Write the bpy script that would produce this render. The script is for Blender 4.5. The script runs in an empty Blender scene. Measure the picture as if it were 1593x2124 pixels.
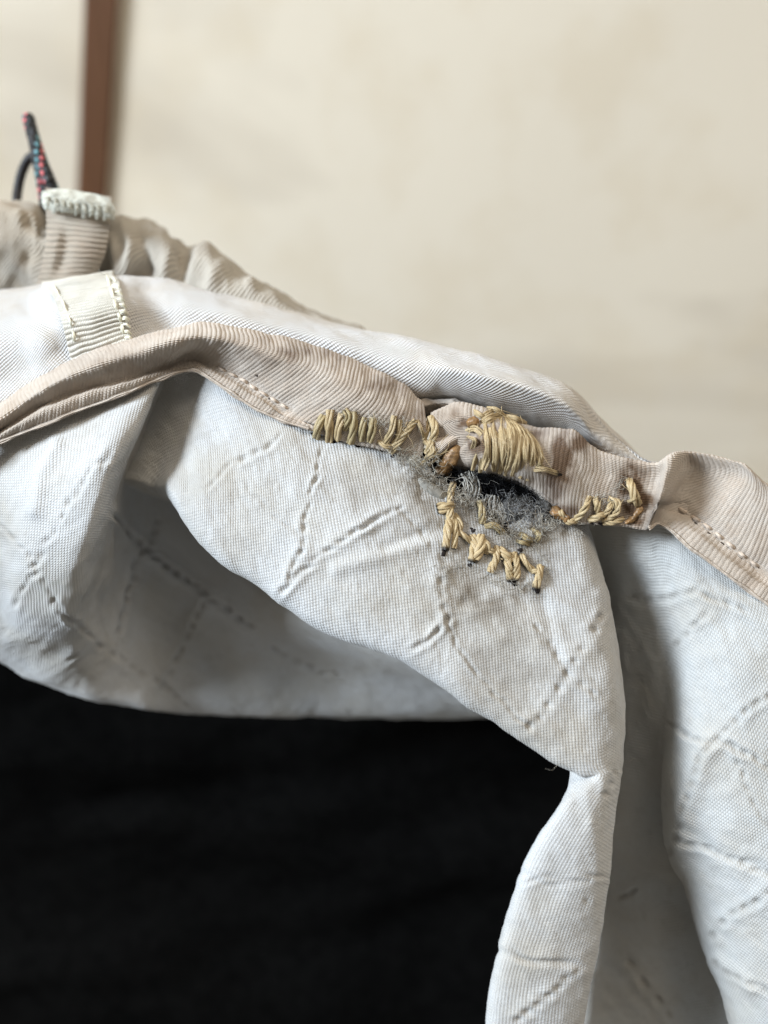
import bpy, math, random
import numpy as np
from mathutils import Vector
from mathutils.bvhtree import BVHTree

rnd = random.Random(7)
nrng = np.random.default_rng(7)
SC = bpy.context.scene
COL = SC.collection

# ------------------------------------------------------------------ camera
TH = math.radians(35.0)               # camera looks down by this much
CAM = np.array([0.0, 0.0, 0.35])
FWD = np.array([0.0, math.cos(TH), -math.sin(TH)])
UP = np.array([0.0, math.sin(TH), math.cos(TH)])
RT = np.array([1.0, 0.0, 0.0])
D0 = 0.110                            # distance of the mended seam, metres
FP = 1752.0                           # focal length in photo pixels
cam = bpy.data.cameras.new("camera")
camo = bpy.data.objects.new("camera", cam)
COL.objects.link(camo)
camo.location = CAM
camo.rotation_euler = (math.pi / 2 - TH, 0, 0)
cam.sensor_fit = 'VERTICAL'
cam.sensor_height = 36.0
cam.lens = 36.0 * FP / 2124.0
cam.clip_start = 0.005
cam.clip_end = 20.0
cam.dof.use_dof = True
cam.dof.focus_distance = D0 - 0.001
cam.dof.aperture_fstop = 9.0
SC.camera = camo

# ------------------------------------------------------------------ light
w = bpy.data.worlds.new("World")
SC.world = w
w.use_nodes = True
bg = w.node_tree.nodes["Background"]
bg.inputs[0].default_value = (1.0, 0.94, 0.84, 1)
bg.inputs[1].default_value = 0.17


def area(name, loc, target, size, size_y, power, col):
    l = bpy.data.lights.new(name, 'AREA')
    l.shape = 'RECTANGLE'
    l.size, l.size_y = size, size_y
    l.energy = power
    l.color = col
    o = bpy.data.objects.new(name, l)
    COL.objects.link(o)
    o.location = loc
    o.rotation_euler = (Vector(target) - Vector(loc)).to_track_quat('-Z', 'Y').to_euler()
    return o


FOC = CAM + FWD * D0
area("window_light", (-0.94, -0.17, 0.89), FOC, 0.32, 0.36, 24.0, (0.80, 0.90, 1.0))
area("warm_fill_light", (0.35, -0.02, 1.25), FOC, 0.5, 0.5, 5.0, (1.0, 0.88, 0.72))  # added warm fill lamp, out of view, to lift the wall

SC.view_settings.view_transform = 'Standard'
SC.view_settings.look = 'None'
SC.view_settings.gamma = 1.0
SC.view_settings.exposure = 0.22
SC.view_settings.use_curve_mapping = False
SC.cycles.max_bounces = 8
SC.cycles.use_denoising = True


# ------------------------------------------------------------------ helpers
def P(px, py, d):
    """photo pixel + depth in mm behind the seam -> metres (works on arrays)"""
    px, py, d = np.asarray(px, float), np.asarray(py, float), np.asarray(d, float)
    z = D0 + d * 1e-3
    x = (px - 796.5) / FP * z
    y = -(py - 1062.0) / FP * z
    return CAM + x[..., None] * RT + y[..., None] * UP + z[..., None] * FWD


def pix(co):
    q = co - CAM
    z = q @ FWD
    return (q @ RT) / z * FP + 796.5, -(q @ UP) / z * FP + 1062.0, (z - D0) * 1e3


def catmull(ctrl, n, dense=None):
    """ctrl: (k, ..., c) -> (n, ..., c), uniform Catmull-Rom over axis 0"""
    k = ctrl.shape[0]
    t = np.linspace(0, k - 1, n) if dense is None else dense
    i = np.clip(t.astype(int), 0, k - 2)
    f = (t - i).reshape((-1,) + (1,) * (ctrl.ndim - 1))
    pad = np.concatenate([2 * ctrl[:1] - ctrl[1:2], ctrl, 2 * ctrl[-1:] - ctrl[-2:-1]])
    p0, p1, p2, p3 = pad[i], pad[i + 1], pad[i + 2], pad[i + 3]
    return 0.5 * (2 * p1 + (p2 - p0) * f + (2 * p0 - 5 * p1 + 4 * p2 - p3) * f * f + (3 * p1 - p0 - 3 * p2 + p3) * f ** 3)


def even_t(ctrl, n):
    """parameters that sample a control polyline about evenly by length"""
    d = np.linalg.norm(np.diff(ctrl.reshape(ctrl.shape[0], -1), axis=0), axis=1) + 1e-9
    s = np.concatenate([[0], np.cumsum(d)])
    x = np.linspace(0, s[-1], n)
    # smooth monotone map: blend linear interpolation
    return np.clip(np.interp(x, s, np.arange(len(s))), 0, len(s) - 1 - 1e-9)


_lat = nrng.random((256, 256))


def vnoise(x, y):
    xi, yi = np.floor(x).astype(int), np.floor(y).astype(int)
    fx, fy = x - xi, y - yi
    fx, fy = fx * fx * (3 - 2 * fx), fy * fy * (3 - 2 * fy)
    a, b = _lat[xi % 256, yi % 256], _lat[(xi + 1) % 256, yi % 256]
    c, d = _lat[xi % 256, (yi + 1) % 256], _lat[(xi + 1) % 256, (yi + 1) % 256]
    return (a * (1 - fx) + b * fx) * (1 - fy) + (c * (1 - fx) + d * fx) * fy - 0.5


def fbm(x, y, oct=3, seed=0):
    r = 0
    for o in range(oct):
        r = r + vnoise(x * 2 ** o + 17.3 * seed + 5 * o, y * 2 ** o + 9.1 * seed + 3 * o) / 2 ** o
    return r


def gridnormals(co):
    du = np.gradient(co, axis=0)
    dv = np.gradient(co, axis=1)
    n = np.cross(du, dv)
    n /= np.linalg.norm(n, axis=2, keepdims=True) + 1e-12
    return n


SURF = {}


def mesh_from(name, verts, faces, mat, parent, uv=None, attrs=None, smooth=True):
    me = bpy.data.meshes.new(name)
    verts = np.ascontiguousarray(verts.reshape(-1, 3), np.float32)
    faces = np.ascontiguousarray(faces, np.int32)
    k = faces.shape[1]
    me.vertices.add(len(verts))
    me.vertices.foreach_set("co", verts.ravel())
    me.loops.add(faces.size)
    me.loops.foreach_set("vertex_index", faces.ravel())
    me.polygons.add(len(faces))
    me.polygons.foreach_set("loop_start", np.arange(0, faces.size, k, dtype=np.int32))
    me.polygons.foreach_set("use_smooth", np.full(len(faces), smooth))
    me.update(calc_edges=True)
    if uv is not None:
        l = me.uv_layers.new(name="UVMap")
        l.data.foreach_set("uv", np.ascontiguousarray(uv.reshape(-1, 2)[faces.ravel()], np.float32).ravel())
    for an, av in (attrs or {}).items():
        a = me.attributes.new(an, 'FLOAT', 'POINT')
        a.data.foreach_set("value", np.ascontiguousarray(av, np.float32).ravel())
    me.validate()
    o = bpy.data.objects.new(name, me)
    COL.objects.link(o)
    if mat is not None:
        me.materials.append(mat)
    if parent is not None:
        o.parent = parent
    return o


def grid_faces(nu, nv, off=0):
    i, j = np.meshgrid(np.arange(nu - 1), np.arange(nv - 1), indexing='ij')
    a = i * nv + j
    return np.stack([a, a + 1, a + nv + 1, a + nv], -1).reshape(-1, 4) + off


def sheet(name, cols, nu, nv, mat, parent, disp=None, thick=0.0, ribs=None, hole=None, tint=None, dense_u=None, swap=False, key=None, uref=None):
    """cols: list of columns (top to bottom) of (px, py, d). Builds a cloth sheet."""
    c = np.array(cols, float)
    w3 = P(c[..., 0], c[..., 1], c[..., 2])
    tu = even_t(w3[:, ::1], nu)
    # even sampling down the columns using the mean column
    tv = even_t(np.transpose(w3, (1, 0, 2)), nv)
    a = catmull(w3, nu, tu)
    co = np.transpose(catmull(np.transpose(a, (1, 0, 2)), nv, tv), (1, 0, 2))
    n = gridnormals(co)
    # face the camera on average
    if np.mean(np.einsum('ijk,k->ij', n, FWD)) > 0:
        n = -n
    lu = np.concatenate([np.zeros((1, nv)), np.cumsum(np.linalg.norm(np.diff(co, axis=0), axis=2), 0)], 0) * 1e3
    lv = np.concatenate([np.zeros((nu, 1)), np.cumsum(np.linalg.norm(np.diff(co, axis=1), axis=2), 1)], 1) * 1e3
    U = np.broadcast_to(lu.mean(1, keepdims=True), lu.shape).copy() if ribs else 0.6 * lu + 0.4 * lu.mean(1, keepdims=True)
    V = lv
    if uref is not None:
        U = lu - lu[int(np.searchsorted(tu, uref))][None, :]
    px, py, dd = pix(co)
    h = np.zeros((nu, nv))
    if disp is not None:
        h = h + disp(px, py, U, V)
    if ribs:
        pitch, amp = ribs
        amp = amp * np.clip(0.85 + 0.7 * fbm(U * .12, V * .25, 2, 77) + 0.5 * vnoise(np.round(U / pitch) * 3.7, V * .4), .55, 1.5) * (1 - 0.65 * np.exp(-(((px - 1010) / 110) ** 4 + ((py - 930) / 90) ** 4)))
        wob = 0.35 * fbm(V * 0.35, U * 0.25, 2, 5)
        ph = 2 * math.pi * (U + wob) / pitch
        h = h + amp * (np.abs(np.cos(ph / 2)) ** 0.8 - 0.5) * 1.0
    st = np.zeros((nu, nv)) if tint is None else tint(px, py, U, V)  # per-vertex darkening: stains, and in places painted shade
    fr = co + n * (h * 1e-3)[..., None]
    uv = np.stack([V, U] if swap else [U, V], -1)
    f = grid_faces(nu, nv)
    if hole is not None:
        cx, cy, _ = pix(fr)
        keep = ~hole(cx.ravel()[f].mean(1), cy.ravel()[f].mean(1))
        f = f[keep]
    verts, uvs, stt = fr.reshape(-1, 3), uv.reshape(-1, 2), st.ravel()
    if thick > 0:
        bk = (co - n * thick * 1e-3).reshape(-1, 3)
        m = nu * nv
        fb = f[:, ::-1] + m
        # rim
        e = np.concatenate([f[:, [0, 1]], f[:, [1, 2]], f[:, [2, 3]], f[:, [3, 0]]])
        ks = np.sort(e, 1)
        kk = ks[:, 0].astype(np.int64) * m + ks[:, 1]
        _, idx, cnt = np.unique(kk, return_index=True, return_counts=True)
        b = e[idx[cnt == 1]]
        rim = np.stack([b[:, 1], b[:, 0], b[:, 0] + m, b[:, 1] + m], 1)
        verts = np.concatenate([verts, bk])
        uvs = np.concatenate([uvs, uvs])
        stt = np.concatenate([stt, stt])
        f = np.concatenate([f, fb, rim])
    o = mesh_from(name, verts, f, mat, parent, uvs, {"tint": stt})
    SURF[key or name] = BVHTree.FromPolygons([tuple(v) for v in verts], [tuple(q) for q in f[:len(f) if thick == 0 else len(f)]]) if key != 'skip' else None
    return o


def depth(px, py, *keys):
    """depth in mm of the first of the named surfaces under a pixel"""
    d = P(px, py, 0) - CAM
    d = d / np.linalg.norm(d)
    best = None
    for k in keys:
        loc, nor, i, dist = SURF[k].ray_cast(Vector(CAM), Vector(d))
        if loc is not None and (best is None or dist < best):
            best = dist
    if best is None:
        return 0.0
    return (best * float(d @ FWD) - D0) * 1e3


def empty(name, loc, label=None, cat=None):
    o = bpy.data.objects.new(name, None)
    o.empty_display_size = 0.01
    COL.objects.link(o)
    if label:
        o["label"] = label
        o["category"] = cat
    return o


# ------------------------------------------------------------------ materials
class NT:
    def __init__(s, name):
        s.m = bpy.data.materials.new(name)
        s.m.use_nodes = True
        s.t = s.m.node_tree
        s.b = s.t.nodes["Principled BSDF"]

    def n(s, ty, **kw):
        nd = s.t.nodes.new(ty)
        for k, v in kw.items():
            setattr(nd, k, v)
        return nd

    def link(s, a, b):
        s.t.links.new(a, b)

    def val(s, sock, x):
        if isinstance(x, (int, float)):
            sock.default_value = x
        elif isinstance(x, tuple):
            sock.default_value = x
        else:
            s.link(x, sock)

    def math(s, op, a, b=0.0, c=0.0):
        nd = s.n('ShaderNodeMath', operation=op)
        for i, x in enumerate((a, b, c)):
            if i < len(nd.inputs):
                s.val(nd.inputs[i], x)
        return nd.outputs[0]

    def noise(s, vec, scale, detail=3, rough=0.5, dist=0.0):
        nd = s.n('ShaderNodeTexNoise')
        if vec is not None:
            s.link(vec, nd.inputs['Vector'])
        nd.inputs['Scale'].default_value = scale
        nd.inputs['Detail'].default_value = detail
        nd.inputs['Roughness'].default_value = rough
        nd.inputs['Distortion'].default_value = dist
        return nd.outputs['Fac']

    def ramp(s, fac, stops):
        nd = s.n('ShaderNodeValToRGB')
        cr = nd.color_ramp
        while len(cr.elements) < len(stops):
            cr.elements.new(0.5)
        for e, (p, c) in zip(cr.elements, stops):
            e.position = p
            e.color = c if len(c) == 4 else (*c, 1)
        s.link(fac, nd.inputs[0])
        return nd.outputs[0]

    def mix(s, fac, a, b, mode='MIX'):
        nd = s.n('ShaderNodeMix', data_type='RGBA', blend_type=mode)
        s.val(nd.inputs[0], fac)
        for sock, x in ((nd.inputs[6], a), (nd.inputs[7], b)):
            if isinstance(x, tuple):
                sock.default_value = x if len(x) == 4 else (*x, 1)
            else:
                s.link(x, sock)
        return nd.outputs[2]

    def uv(s):
        nd = s.n('ShaderNodeTexCoord')
        sp = s.n('ShaderNodeSeparateXYZ')
        s.link(nd.outputs['UV'], sp.inputs[0])
        return nd, sp.outputs[0], sp.outputs[1]

    def bump(s, h, dist, strength=1.0):
        nd = s.n('ShaderNodeBump')
        nd.inputs['Distance'].default_value = dist
        nd.inputs['Strength'].default_value = strength
        s.link(h, nd.inputs['Height'])
        s.link(nd.outputs[0], s.b.inputs['Normal'])

    def attr(s, name):
        nd = s.n('ShaderNodeAttribute', attribute_name=name)
        return nd.outputs['Fac']

    def fin(s, color=None, rough=0.85, sheen=0.0, spec=0.3):
        if color is not None:
            s.val(s.b.inputs['Base Color'], color if not isinstance(color, tuple) else (*color[:3], 1))
        s.val(s.b.inputs['Roughness'], rough)
        s.b.inputs['Sheen Weight'].default_value = sheen
        s.b.inputs['Specular IOR Level'].default_value = spec
        return s.m


def m_lining(name, base, dirt, pitch=0.43, row=0.36, bumpd=0.00010):
    t = NT(name)
    tc, u, v = t.uv()
    obj = tc.outputs['Object']
    wob = t.noise(tc.outputs['UV'], 0.35, 2)
    u2 = t.math('ADD', u, t.math('MULTIPLY', wob, 0.25))
    cu = t.math('DIVIDE', u2, pitch)
    cid = t.math('FLOOR', cu)
    h1 = t.math('SINE', t.math('MULTIPLY', t.math('FRACT', cu), math.pi))
    rv = t.math('ADD', t.math('DIVIDE', v, row), t.math('MULTIPLY', cid, 0.5))
    h2 = t.math('SINE', t.math('MULTIPLY', t.math('FRACT', rv), math.pi))
    fine = t.noise(tc.outputs['UV'], 3.2, 3, 0.7)
    h = t.math('MULTIPLY', t.math('POWER', h1, 0.5), t.math('ADD', t.math('MULTIPLY', t.math('POWER', h2, 0.7), 0.75), 0.25))
    hh = t.math('ADD', h, t.math('MULTIPLY', fine, 0.7))
    big = t.noise(obj, 95, 4, 0.6)
    spots = t.noise(obj, 420, 3, 0.6)
    c = t.mix(t.ramp(big, [(0.40, (0, 0, 0)), (0.68, (1, 1, 1))]), base, dirt)
    c = t.mix(t.math('MULTIPLY', t.ramp(spots, [(0.56, (0, 0, 0)), (0.74, (1, 1, 1))]), 0.35), c, (0.34, 0.33, 0.31))
    # melange yarn: each stitch a touch lighter or darker
    wn = t.n('ShaderNodeTexWhiteNoise', noise_dimensions='2D')
    cb = t.n('ShaderNodeCombineXYZ')
    t.link(cid, cb.inputs[0])
    t.link(t.math('FLOOR', rv), cb.inputs[1])
    t.link(cb.outputs[0], wn.inputs['Vector'])
    c = t.mix(t.math('MULTIPLY', wn.outputs['Value'], 0.16), c, (0.40, 0.40, 0.40))
    c = t.mix(t.attr("tint"), c, (0.13, 0.10, 0.065))
    t.bump(hh, bumpd)
    return t.fin(c, 0.82, 0.15, 0.25)


def m_canvas(name, base, dirt, p=0.30, bumpd=0.00013, twill=False, rough=0.75):
    t = NT(name)
    tc, u, v = t.uv()
    wob = t.math('MULTIPLY', t.noise(tc.outputs['UV'], 0.3, 2), 0.3)
    if twill:
        ph = t.math('DIVIDE', t.math('ADD', t.math('ADD', u, t.math('MULTIPLY', v, 0.6)), wob), p)
        h = t.math('SINE', t.math('MULTIPLY', t.math('FRACT', ph), math.pi))
    else:
        a = t.math('SINE', t.math('MULTIPLY', t.math('DIVIDE', t.math('ADD', u, wob), p), math.pi))
        b = t.math('SINE', t.math('MULTIPLY', t.math('DIVIDE', t.math('ADD', v, wob), p * 0.9), math.pi))
        h = t.math('MULTIPLY', a, b)
    fine = t.noise(tc.outputs['UV'], 4.0, 2, 0.6)
    hh = t.math('ADD', h, t.math('MULTIPLY', fine, 0.6))
    big = t.noise(tc.outputs['Object'], 110, 4, 0.6)
    c = t.mix(t.ramp(big, [(0.42, (0, 0, 0)), (0.7, (1, 1, 1))]), base, dirt)
    c = t.mix(t.attr("tint"), c, (0.40, 0.32, 0.23))
    t.bump(hh, bumpd)
    return t.fin(c, rough, 0.1, 0.35)


def m_ribbon(name, base, dirt, warpd=0.00009, grime=0.45):
    t = NT(name)
    tc, u, v = t.uv()
    warp = t.math('SINE', t.math('MULTIPLY', v, 2 * math.pi / 0.22))
    fine = t.noise(tc.outputs['UV'], 5.0, 3, 0.6)
    hh = t.math('ADD', t.math('MULTIPLY', warp, 0.5), fine)
    big = t.noise(tc.outputs['Object'], 130, 4, 0.6)
    c = t.mix(t.ramp(big, [(0.38, (0, 0, 0)), (0.66, (1, 1, 1))]), base, dirt)
    md = t.noise(tc.outputs['Object'], 420, 4, 0.65)
    c = t.mix(t.math('MULTIPLY', t.ramp(md, [(0.46, (0, 0, 0)), (0.72, (1, 1, 1))]), grime), c, (0.44, 0.33, 0.24))
    c = t.mix(t.attr("tint"), c, (0.115, 0.058, 0.022))
    t.bump(hh, warpd)
    return t.fin(c, 0.7, 0.2, 0.35)


def m_thread(name, c0, c1, scale=900, rough=0.38):
    t = NT(name)
    tc = t.n('ShaderNodeTexCoord')
    mp = t.n('ShaderNodeMapping')
    mp.inputs['Scale'].default_value = (1, 14, 1)
    t.link(tc.outputs['UV'], mp.inputs[0])
    fib = t.noise(mp.outputs[0], 1.6, 3, 0.6)
    bl = t.noise(tc.outputs['Object'], scale, 3, 0.6)
    c = t.mix(t.ramp(fib, [(0.35, (0, 0, 0)), (0.65, (1, 1, 1))]), c0, c1)
    c = t.mix(t.math('MULTIPLY', t.ramp(bl, [(0.5, (0, 0, 0)), (0.75, (1, 1, 1))]), 0.45), c, (0.33, 0.22, 0.09))
    c = t.mix(t.attr("tint"), c, (0.012, 0.009, 0.008))
    t.bump(fib, 0.00012)
    return t.fin(c, rough, 0.0, 0.45)


def m_plain(name, col, rough=0.8, spec=0.3, var=0.25, scale=600, sheen=0.0, bumpd=0.0):
    t = NT(name)
    tc = t.n('ShaderNodeTexCoord')
    f = t.noise(tc.outputs['Object'], scale, 3, 0.6)
    lo = tuple(x * (1 - var) for x in col)
    hi = tuple(min(1, x * (1 + var)) for x in col)
    c = t.mix(t.ramp(f, [(0.3, (0, 0, 0)), (0.7, (1, 1, 1))]), lo, hi)
    if bumpd:
        t.bump(f, bumpd)
    return t.fin(c, rough, sheen, spec)


M_LIN = m_lining("lining_knit", (0.55, 0.56, 0.567), (0.505, 0.49, 0.455))
M_LIN2 = m_lining("lining_knit_right", (0.51, 0.52, 0.515), (0.475, 0.46, 0.425), pitch=0.46)
M_CAN = m_canvas("outer_canvas", (0.665, 0.66, 0.66), (0.60, 0.555, 0.50))
M_SLV = m_canvas("sleeve_twill", (0.42, 0.385, 0.33), (0.32, 0.285, 0.24), p=0.62, twill=True, bumpd=0.00016)
M_RIB = m_ribbon("binding_grosgrain", (0.60, 0.53, 0.46), (0.52, 0.44, 0.365))
M_TAB = m_ribbon("tab_grosgrain_cream", (0.74, 0.72, 0.655), (0.69, 0.66, 0.585), grime=0.12)
M_TAB2 = m_ribbon("tab_grosgrain_beige", (0.54, 0.475, 0.39), (0.46, 0.385, 0.31))
M_STRAW = m_thread("waxed_thread", (0.36, 0.26, 0.125), (0.66, 0.53, 0.33))
M_OLIVE = m_thread("waxed_thread_olive", (0.28, 0.21, 0.10), (0.53, 0.44, 0.26))
M_SEAM = m_plain("seam_thread", (0.72, 0.70, 0.58), 0.7)
M_FRAY = m_plain("fray_fibre", (0.42, 0.395, 0.34), 0.85, .2, .45)
M_BLK = m_plain("black_cloth", (0.0028, 0.0027, 0.0026), 0.95, 0.03, 0.3, 300)
M_WAD = m_plain("wadding_dark", (0.010, 0.010, 0.011), 0.95, 0.1, 0.5, 1500)
M_WADG = m_plain("wadding_grey", (0.075, 0.072, 0.068), 0.95, 0.1, 0.6, 3000, 0.0, 0.0004)
M_GLUE = m_plain("glue_amber", (0.24, 0.135, 0.055), 0.42, 0.5, 0.55, 1300, 0, 0.0002)
M_BURN = m_plain("singed_thread", (0.012, 0.008, 0.008), 0.7)
M_HOLE = m_plain("needle_hole", (0.06, 0.045, 0.035), 0.9)

# ------------------------------------------------------------------ setting: wall, batten
H = 0.285
t = NT("wall_plaster")
tc = t.n('ShaderNodeTexCoord')
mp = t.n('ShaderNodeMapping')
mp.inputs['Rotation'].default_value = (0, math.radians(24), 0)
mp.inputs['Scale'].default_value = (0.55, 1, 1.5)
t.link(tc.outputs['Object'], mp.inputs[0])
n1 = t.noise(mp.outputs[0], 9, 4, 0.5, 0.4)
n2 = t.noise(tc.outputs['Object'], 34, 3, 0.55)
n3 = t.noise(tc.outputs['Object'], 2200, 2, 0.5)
c = t.mix(t.ramp(n1, [(0.38, (0, 0, 0)), (0.58, (1, 1, 1))]), (0.57, 0.485, 0.375), (0.90, 0.81, 0.665))  # stain mottling; its rotated dark bands also paint in soft diagonal shading
c = t.mix(t.math('MULTIPLY', t.ramp(n2, [(0.5, (0, 0, 0)), (0.68, (1, 1, 1))]), 0.35), c, (0.78, 0.66, 0.48))
t.bump(n3, 0.0004, 0.5)
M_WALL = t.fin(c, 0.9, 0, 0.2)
nw = 60
gx, gz = np.meshgrid(np.linspace(-0.6, 0.6, nw), np.linspace(-0.5, 0.9, nw), indexing='ij')
gy = H + 0.0012 * fbm(gx * 14, gz * 14, 2, 3)
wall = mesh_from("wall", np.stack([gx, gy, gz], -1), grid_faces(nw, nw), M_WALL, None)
wall["kind"] = "structure"
wall["label"] = "cream mottled plaster wall out of focus behind the bag"


def on_wall(px, py, y):
    d = P(px, py, 0) - CAM
    return CAM + d * (y / d[1])


def beam(name, a, b, wx, wy, mat, parent, bev=0.0006):
    """a square batten from a to b with chamfered edges"""
    a, b = np.array(a), np.array(b)
    ring = []
    hx, hy = wx / 2, wy / 2
    for sx, sy in ((-1, -1), (1, -1), (1, 1), (-1, 1)):
        if sx * sy > 0:
            ring += [(sx * hx, sy * (hy - bev)), (sx * (hx - bev), sy * hy)] if sx < 0 else [(sx * hx, sy * (hy - bev)), (sx * (hx - bev), sy * hy)]
        else:
            ring += [(sx * (hx - bev), sy * hy), (sx * hx, sy * (hy - bev))]
    # order by angle
    ring = sorted(ring, key=lambda q: math.atan2(q[1], q[0]))
    k = len(ring)
    n = 40
    v = []
    for i in range(n):
        p = a + (b - a) * i / (n - 1)
        for (x, y) in ring:
            v.append(p + np.array([x + 0.00015 * math.sin(i * 1.7), y, 0]))
    f = [(i * k + j, i * k + (j + 1) % k, (i + 1) * k + (j + 1) % k, (i + 1) * k + j) for i in range(n - 1) for j in range(k)]
    return mesh_from(name, np.array(v), np.array(f), mat, parent, smooth=False)


t = NT("batten_wood")
tc = t.n('ShaderNodeTexCoord')
mp = t.n('ShaderNodeMapping')
mp.inputs['Scale'].default_value = (1, 1, 0.06)
t.link(tc.outputs['Object'], mp.inputs[0])
g = t.noise(mp.outputs[0], 900, 4, 0.6)
c = t.ramp(g, [(0.3, (0.10, 0.043, 0.018)), (0.7, (0.15, 0.066, 0.029))])
t.bump(g, 0.0003)
M_WOOD = t.fin(c, 0.5, 0, 0.4)
yb = H - 0.0012
pt, pb = on_wall(211, 0, yb), on_wall(190.5, 390, yb)
sl = (pt - pb) / (pt[2] - pb[2])
batten = beam("wooden_batten", pb + sl * (-0.25), pb + sl * 0.6, 0.0098, 0.0014, M_WOOD, None)
batten["label"] = "narrow brown wooden batten running up the cream wall at the left"
batten["category"] = "batten"

# ------------------------------------------------------------------ the bag
BAG = empty("fabric_bag", None, "worn off-white quilted fabric bag with ribbon-bound mouth, torn and mended with straw-coloured thread", "bag")


def gauss_dents(lst):
    arr = np.array(lst, float)

    def f(px, py):
        h = np.zeros_like(px)
        s = np.zeros_like(px)
        for (x, y, a, L, W, dp) in arr:
            m = (np.abs(px - x) < 70) & (np.abs(py - y) < 70)
            if not m.any():
                continue
            dx, dy = px[m] - x, py[m] - y
            ca, sa = math.cos(math.radians(a)), math.sin(math.radians(a))
            p, q = dx * ca - dy * sa, dx * sa + dy * ca   # a: anticlockwise on screen
            g = np.exp(-(np.abs(p / (L * 0.5)) ** 2.5 + (q / (W * 0.5)) ** 2))
            rim = np.exp(-((p / (L * 0.9)) ** 2 + ((q - W * 0.9) / (W * 0.7)) ** 2))
            rim2 = np.exp(-((p / (L * 0.9)) ** 2 + ((q + W * 0.9) / (W * 0.7)) ** 2))
            h[m] += dp * (-g + 0.5 * rim + 0.3 * rim2)
            s[m] = np.maximum(s[m], g)
        return h, s
    return f


QL = []


def grooves(px, py):
    """the continuous shallow channel that the quilting dashes sit in"""
    h = 0
    for pts, dp in QL:
        h = h - crease(px, py, pts, 9, 0.16 * dp) + crease(px, py, pts, 24, 0.28 * dp)
    return h


def dash(pts, L=20, W=9, dp=0.28, gap=27, jit=2.0):
    """welded quilting dashes along a polyline"""
    QL.append(([tuple(q) for q in pts], dp))
    pts = np.array(pts, float)
    seg = np.linalg.norm(np.diff(pts, axis=0), axis=1)
    s = np.concatenate([[0], np.cumsum(seg)])
    out = []
    x = gap / 2
    while x < s[-1]:
        q = np.array([np.interp(x, s, pts[:, 0]), np.interp(x, s, pts[:, 1])])
        i = min(np.searchsorted(s, x, side='right') - 1, len(seg) - 1)
        dv = pts[i + 1] - pts[i]
        a = math.degrees(math.atan2(-dv[1], dv[0]))
        out.append((q[0] + rnd.gauss(0, jit), q[1] + rnd.gauss(0, jit), a + rnd.gauss(0, 12), L * rnd.uniform(0.7, 1.2), W * rnd.uniform(0.8, 1.3), dp * rnd.uniform(0.5, 1.3)))
        x += gap * rnd.uniform(0.85, 1.2)
    return out


def blob(px, py, lst):
    s = np.zeros_like(px)
    for (x, y, rx, ry, v) in lst:
        s = np.maximum(s, v * np.exp(-(((px - x) / rx) ** 2 + ((py - y) / ry) ** 2)))
    return s


def crease(px, py, pts, wid, amp, sharp=1.0):
    """soft raised / sunk line along a polyline"""
    best = np.full(px.shape, 1e9)
    for (x0, y0), (x1, y1) in zip(pts[:-1], pts[1:]):
        dx, dy = x1 - x0, y1 - y0
        tt = np.clip(((px - x0) * dx + (py - y0) * dy) / (dx * dx + dy * dy), 0, 1)
        best = np.minimum(best, np.hypot(px - x0 - tt * dx, py - y0 - tt * dy))
    return amp * np.exp(-(best / wid) ** (2 * sharp))


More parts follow.
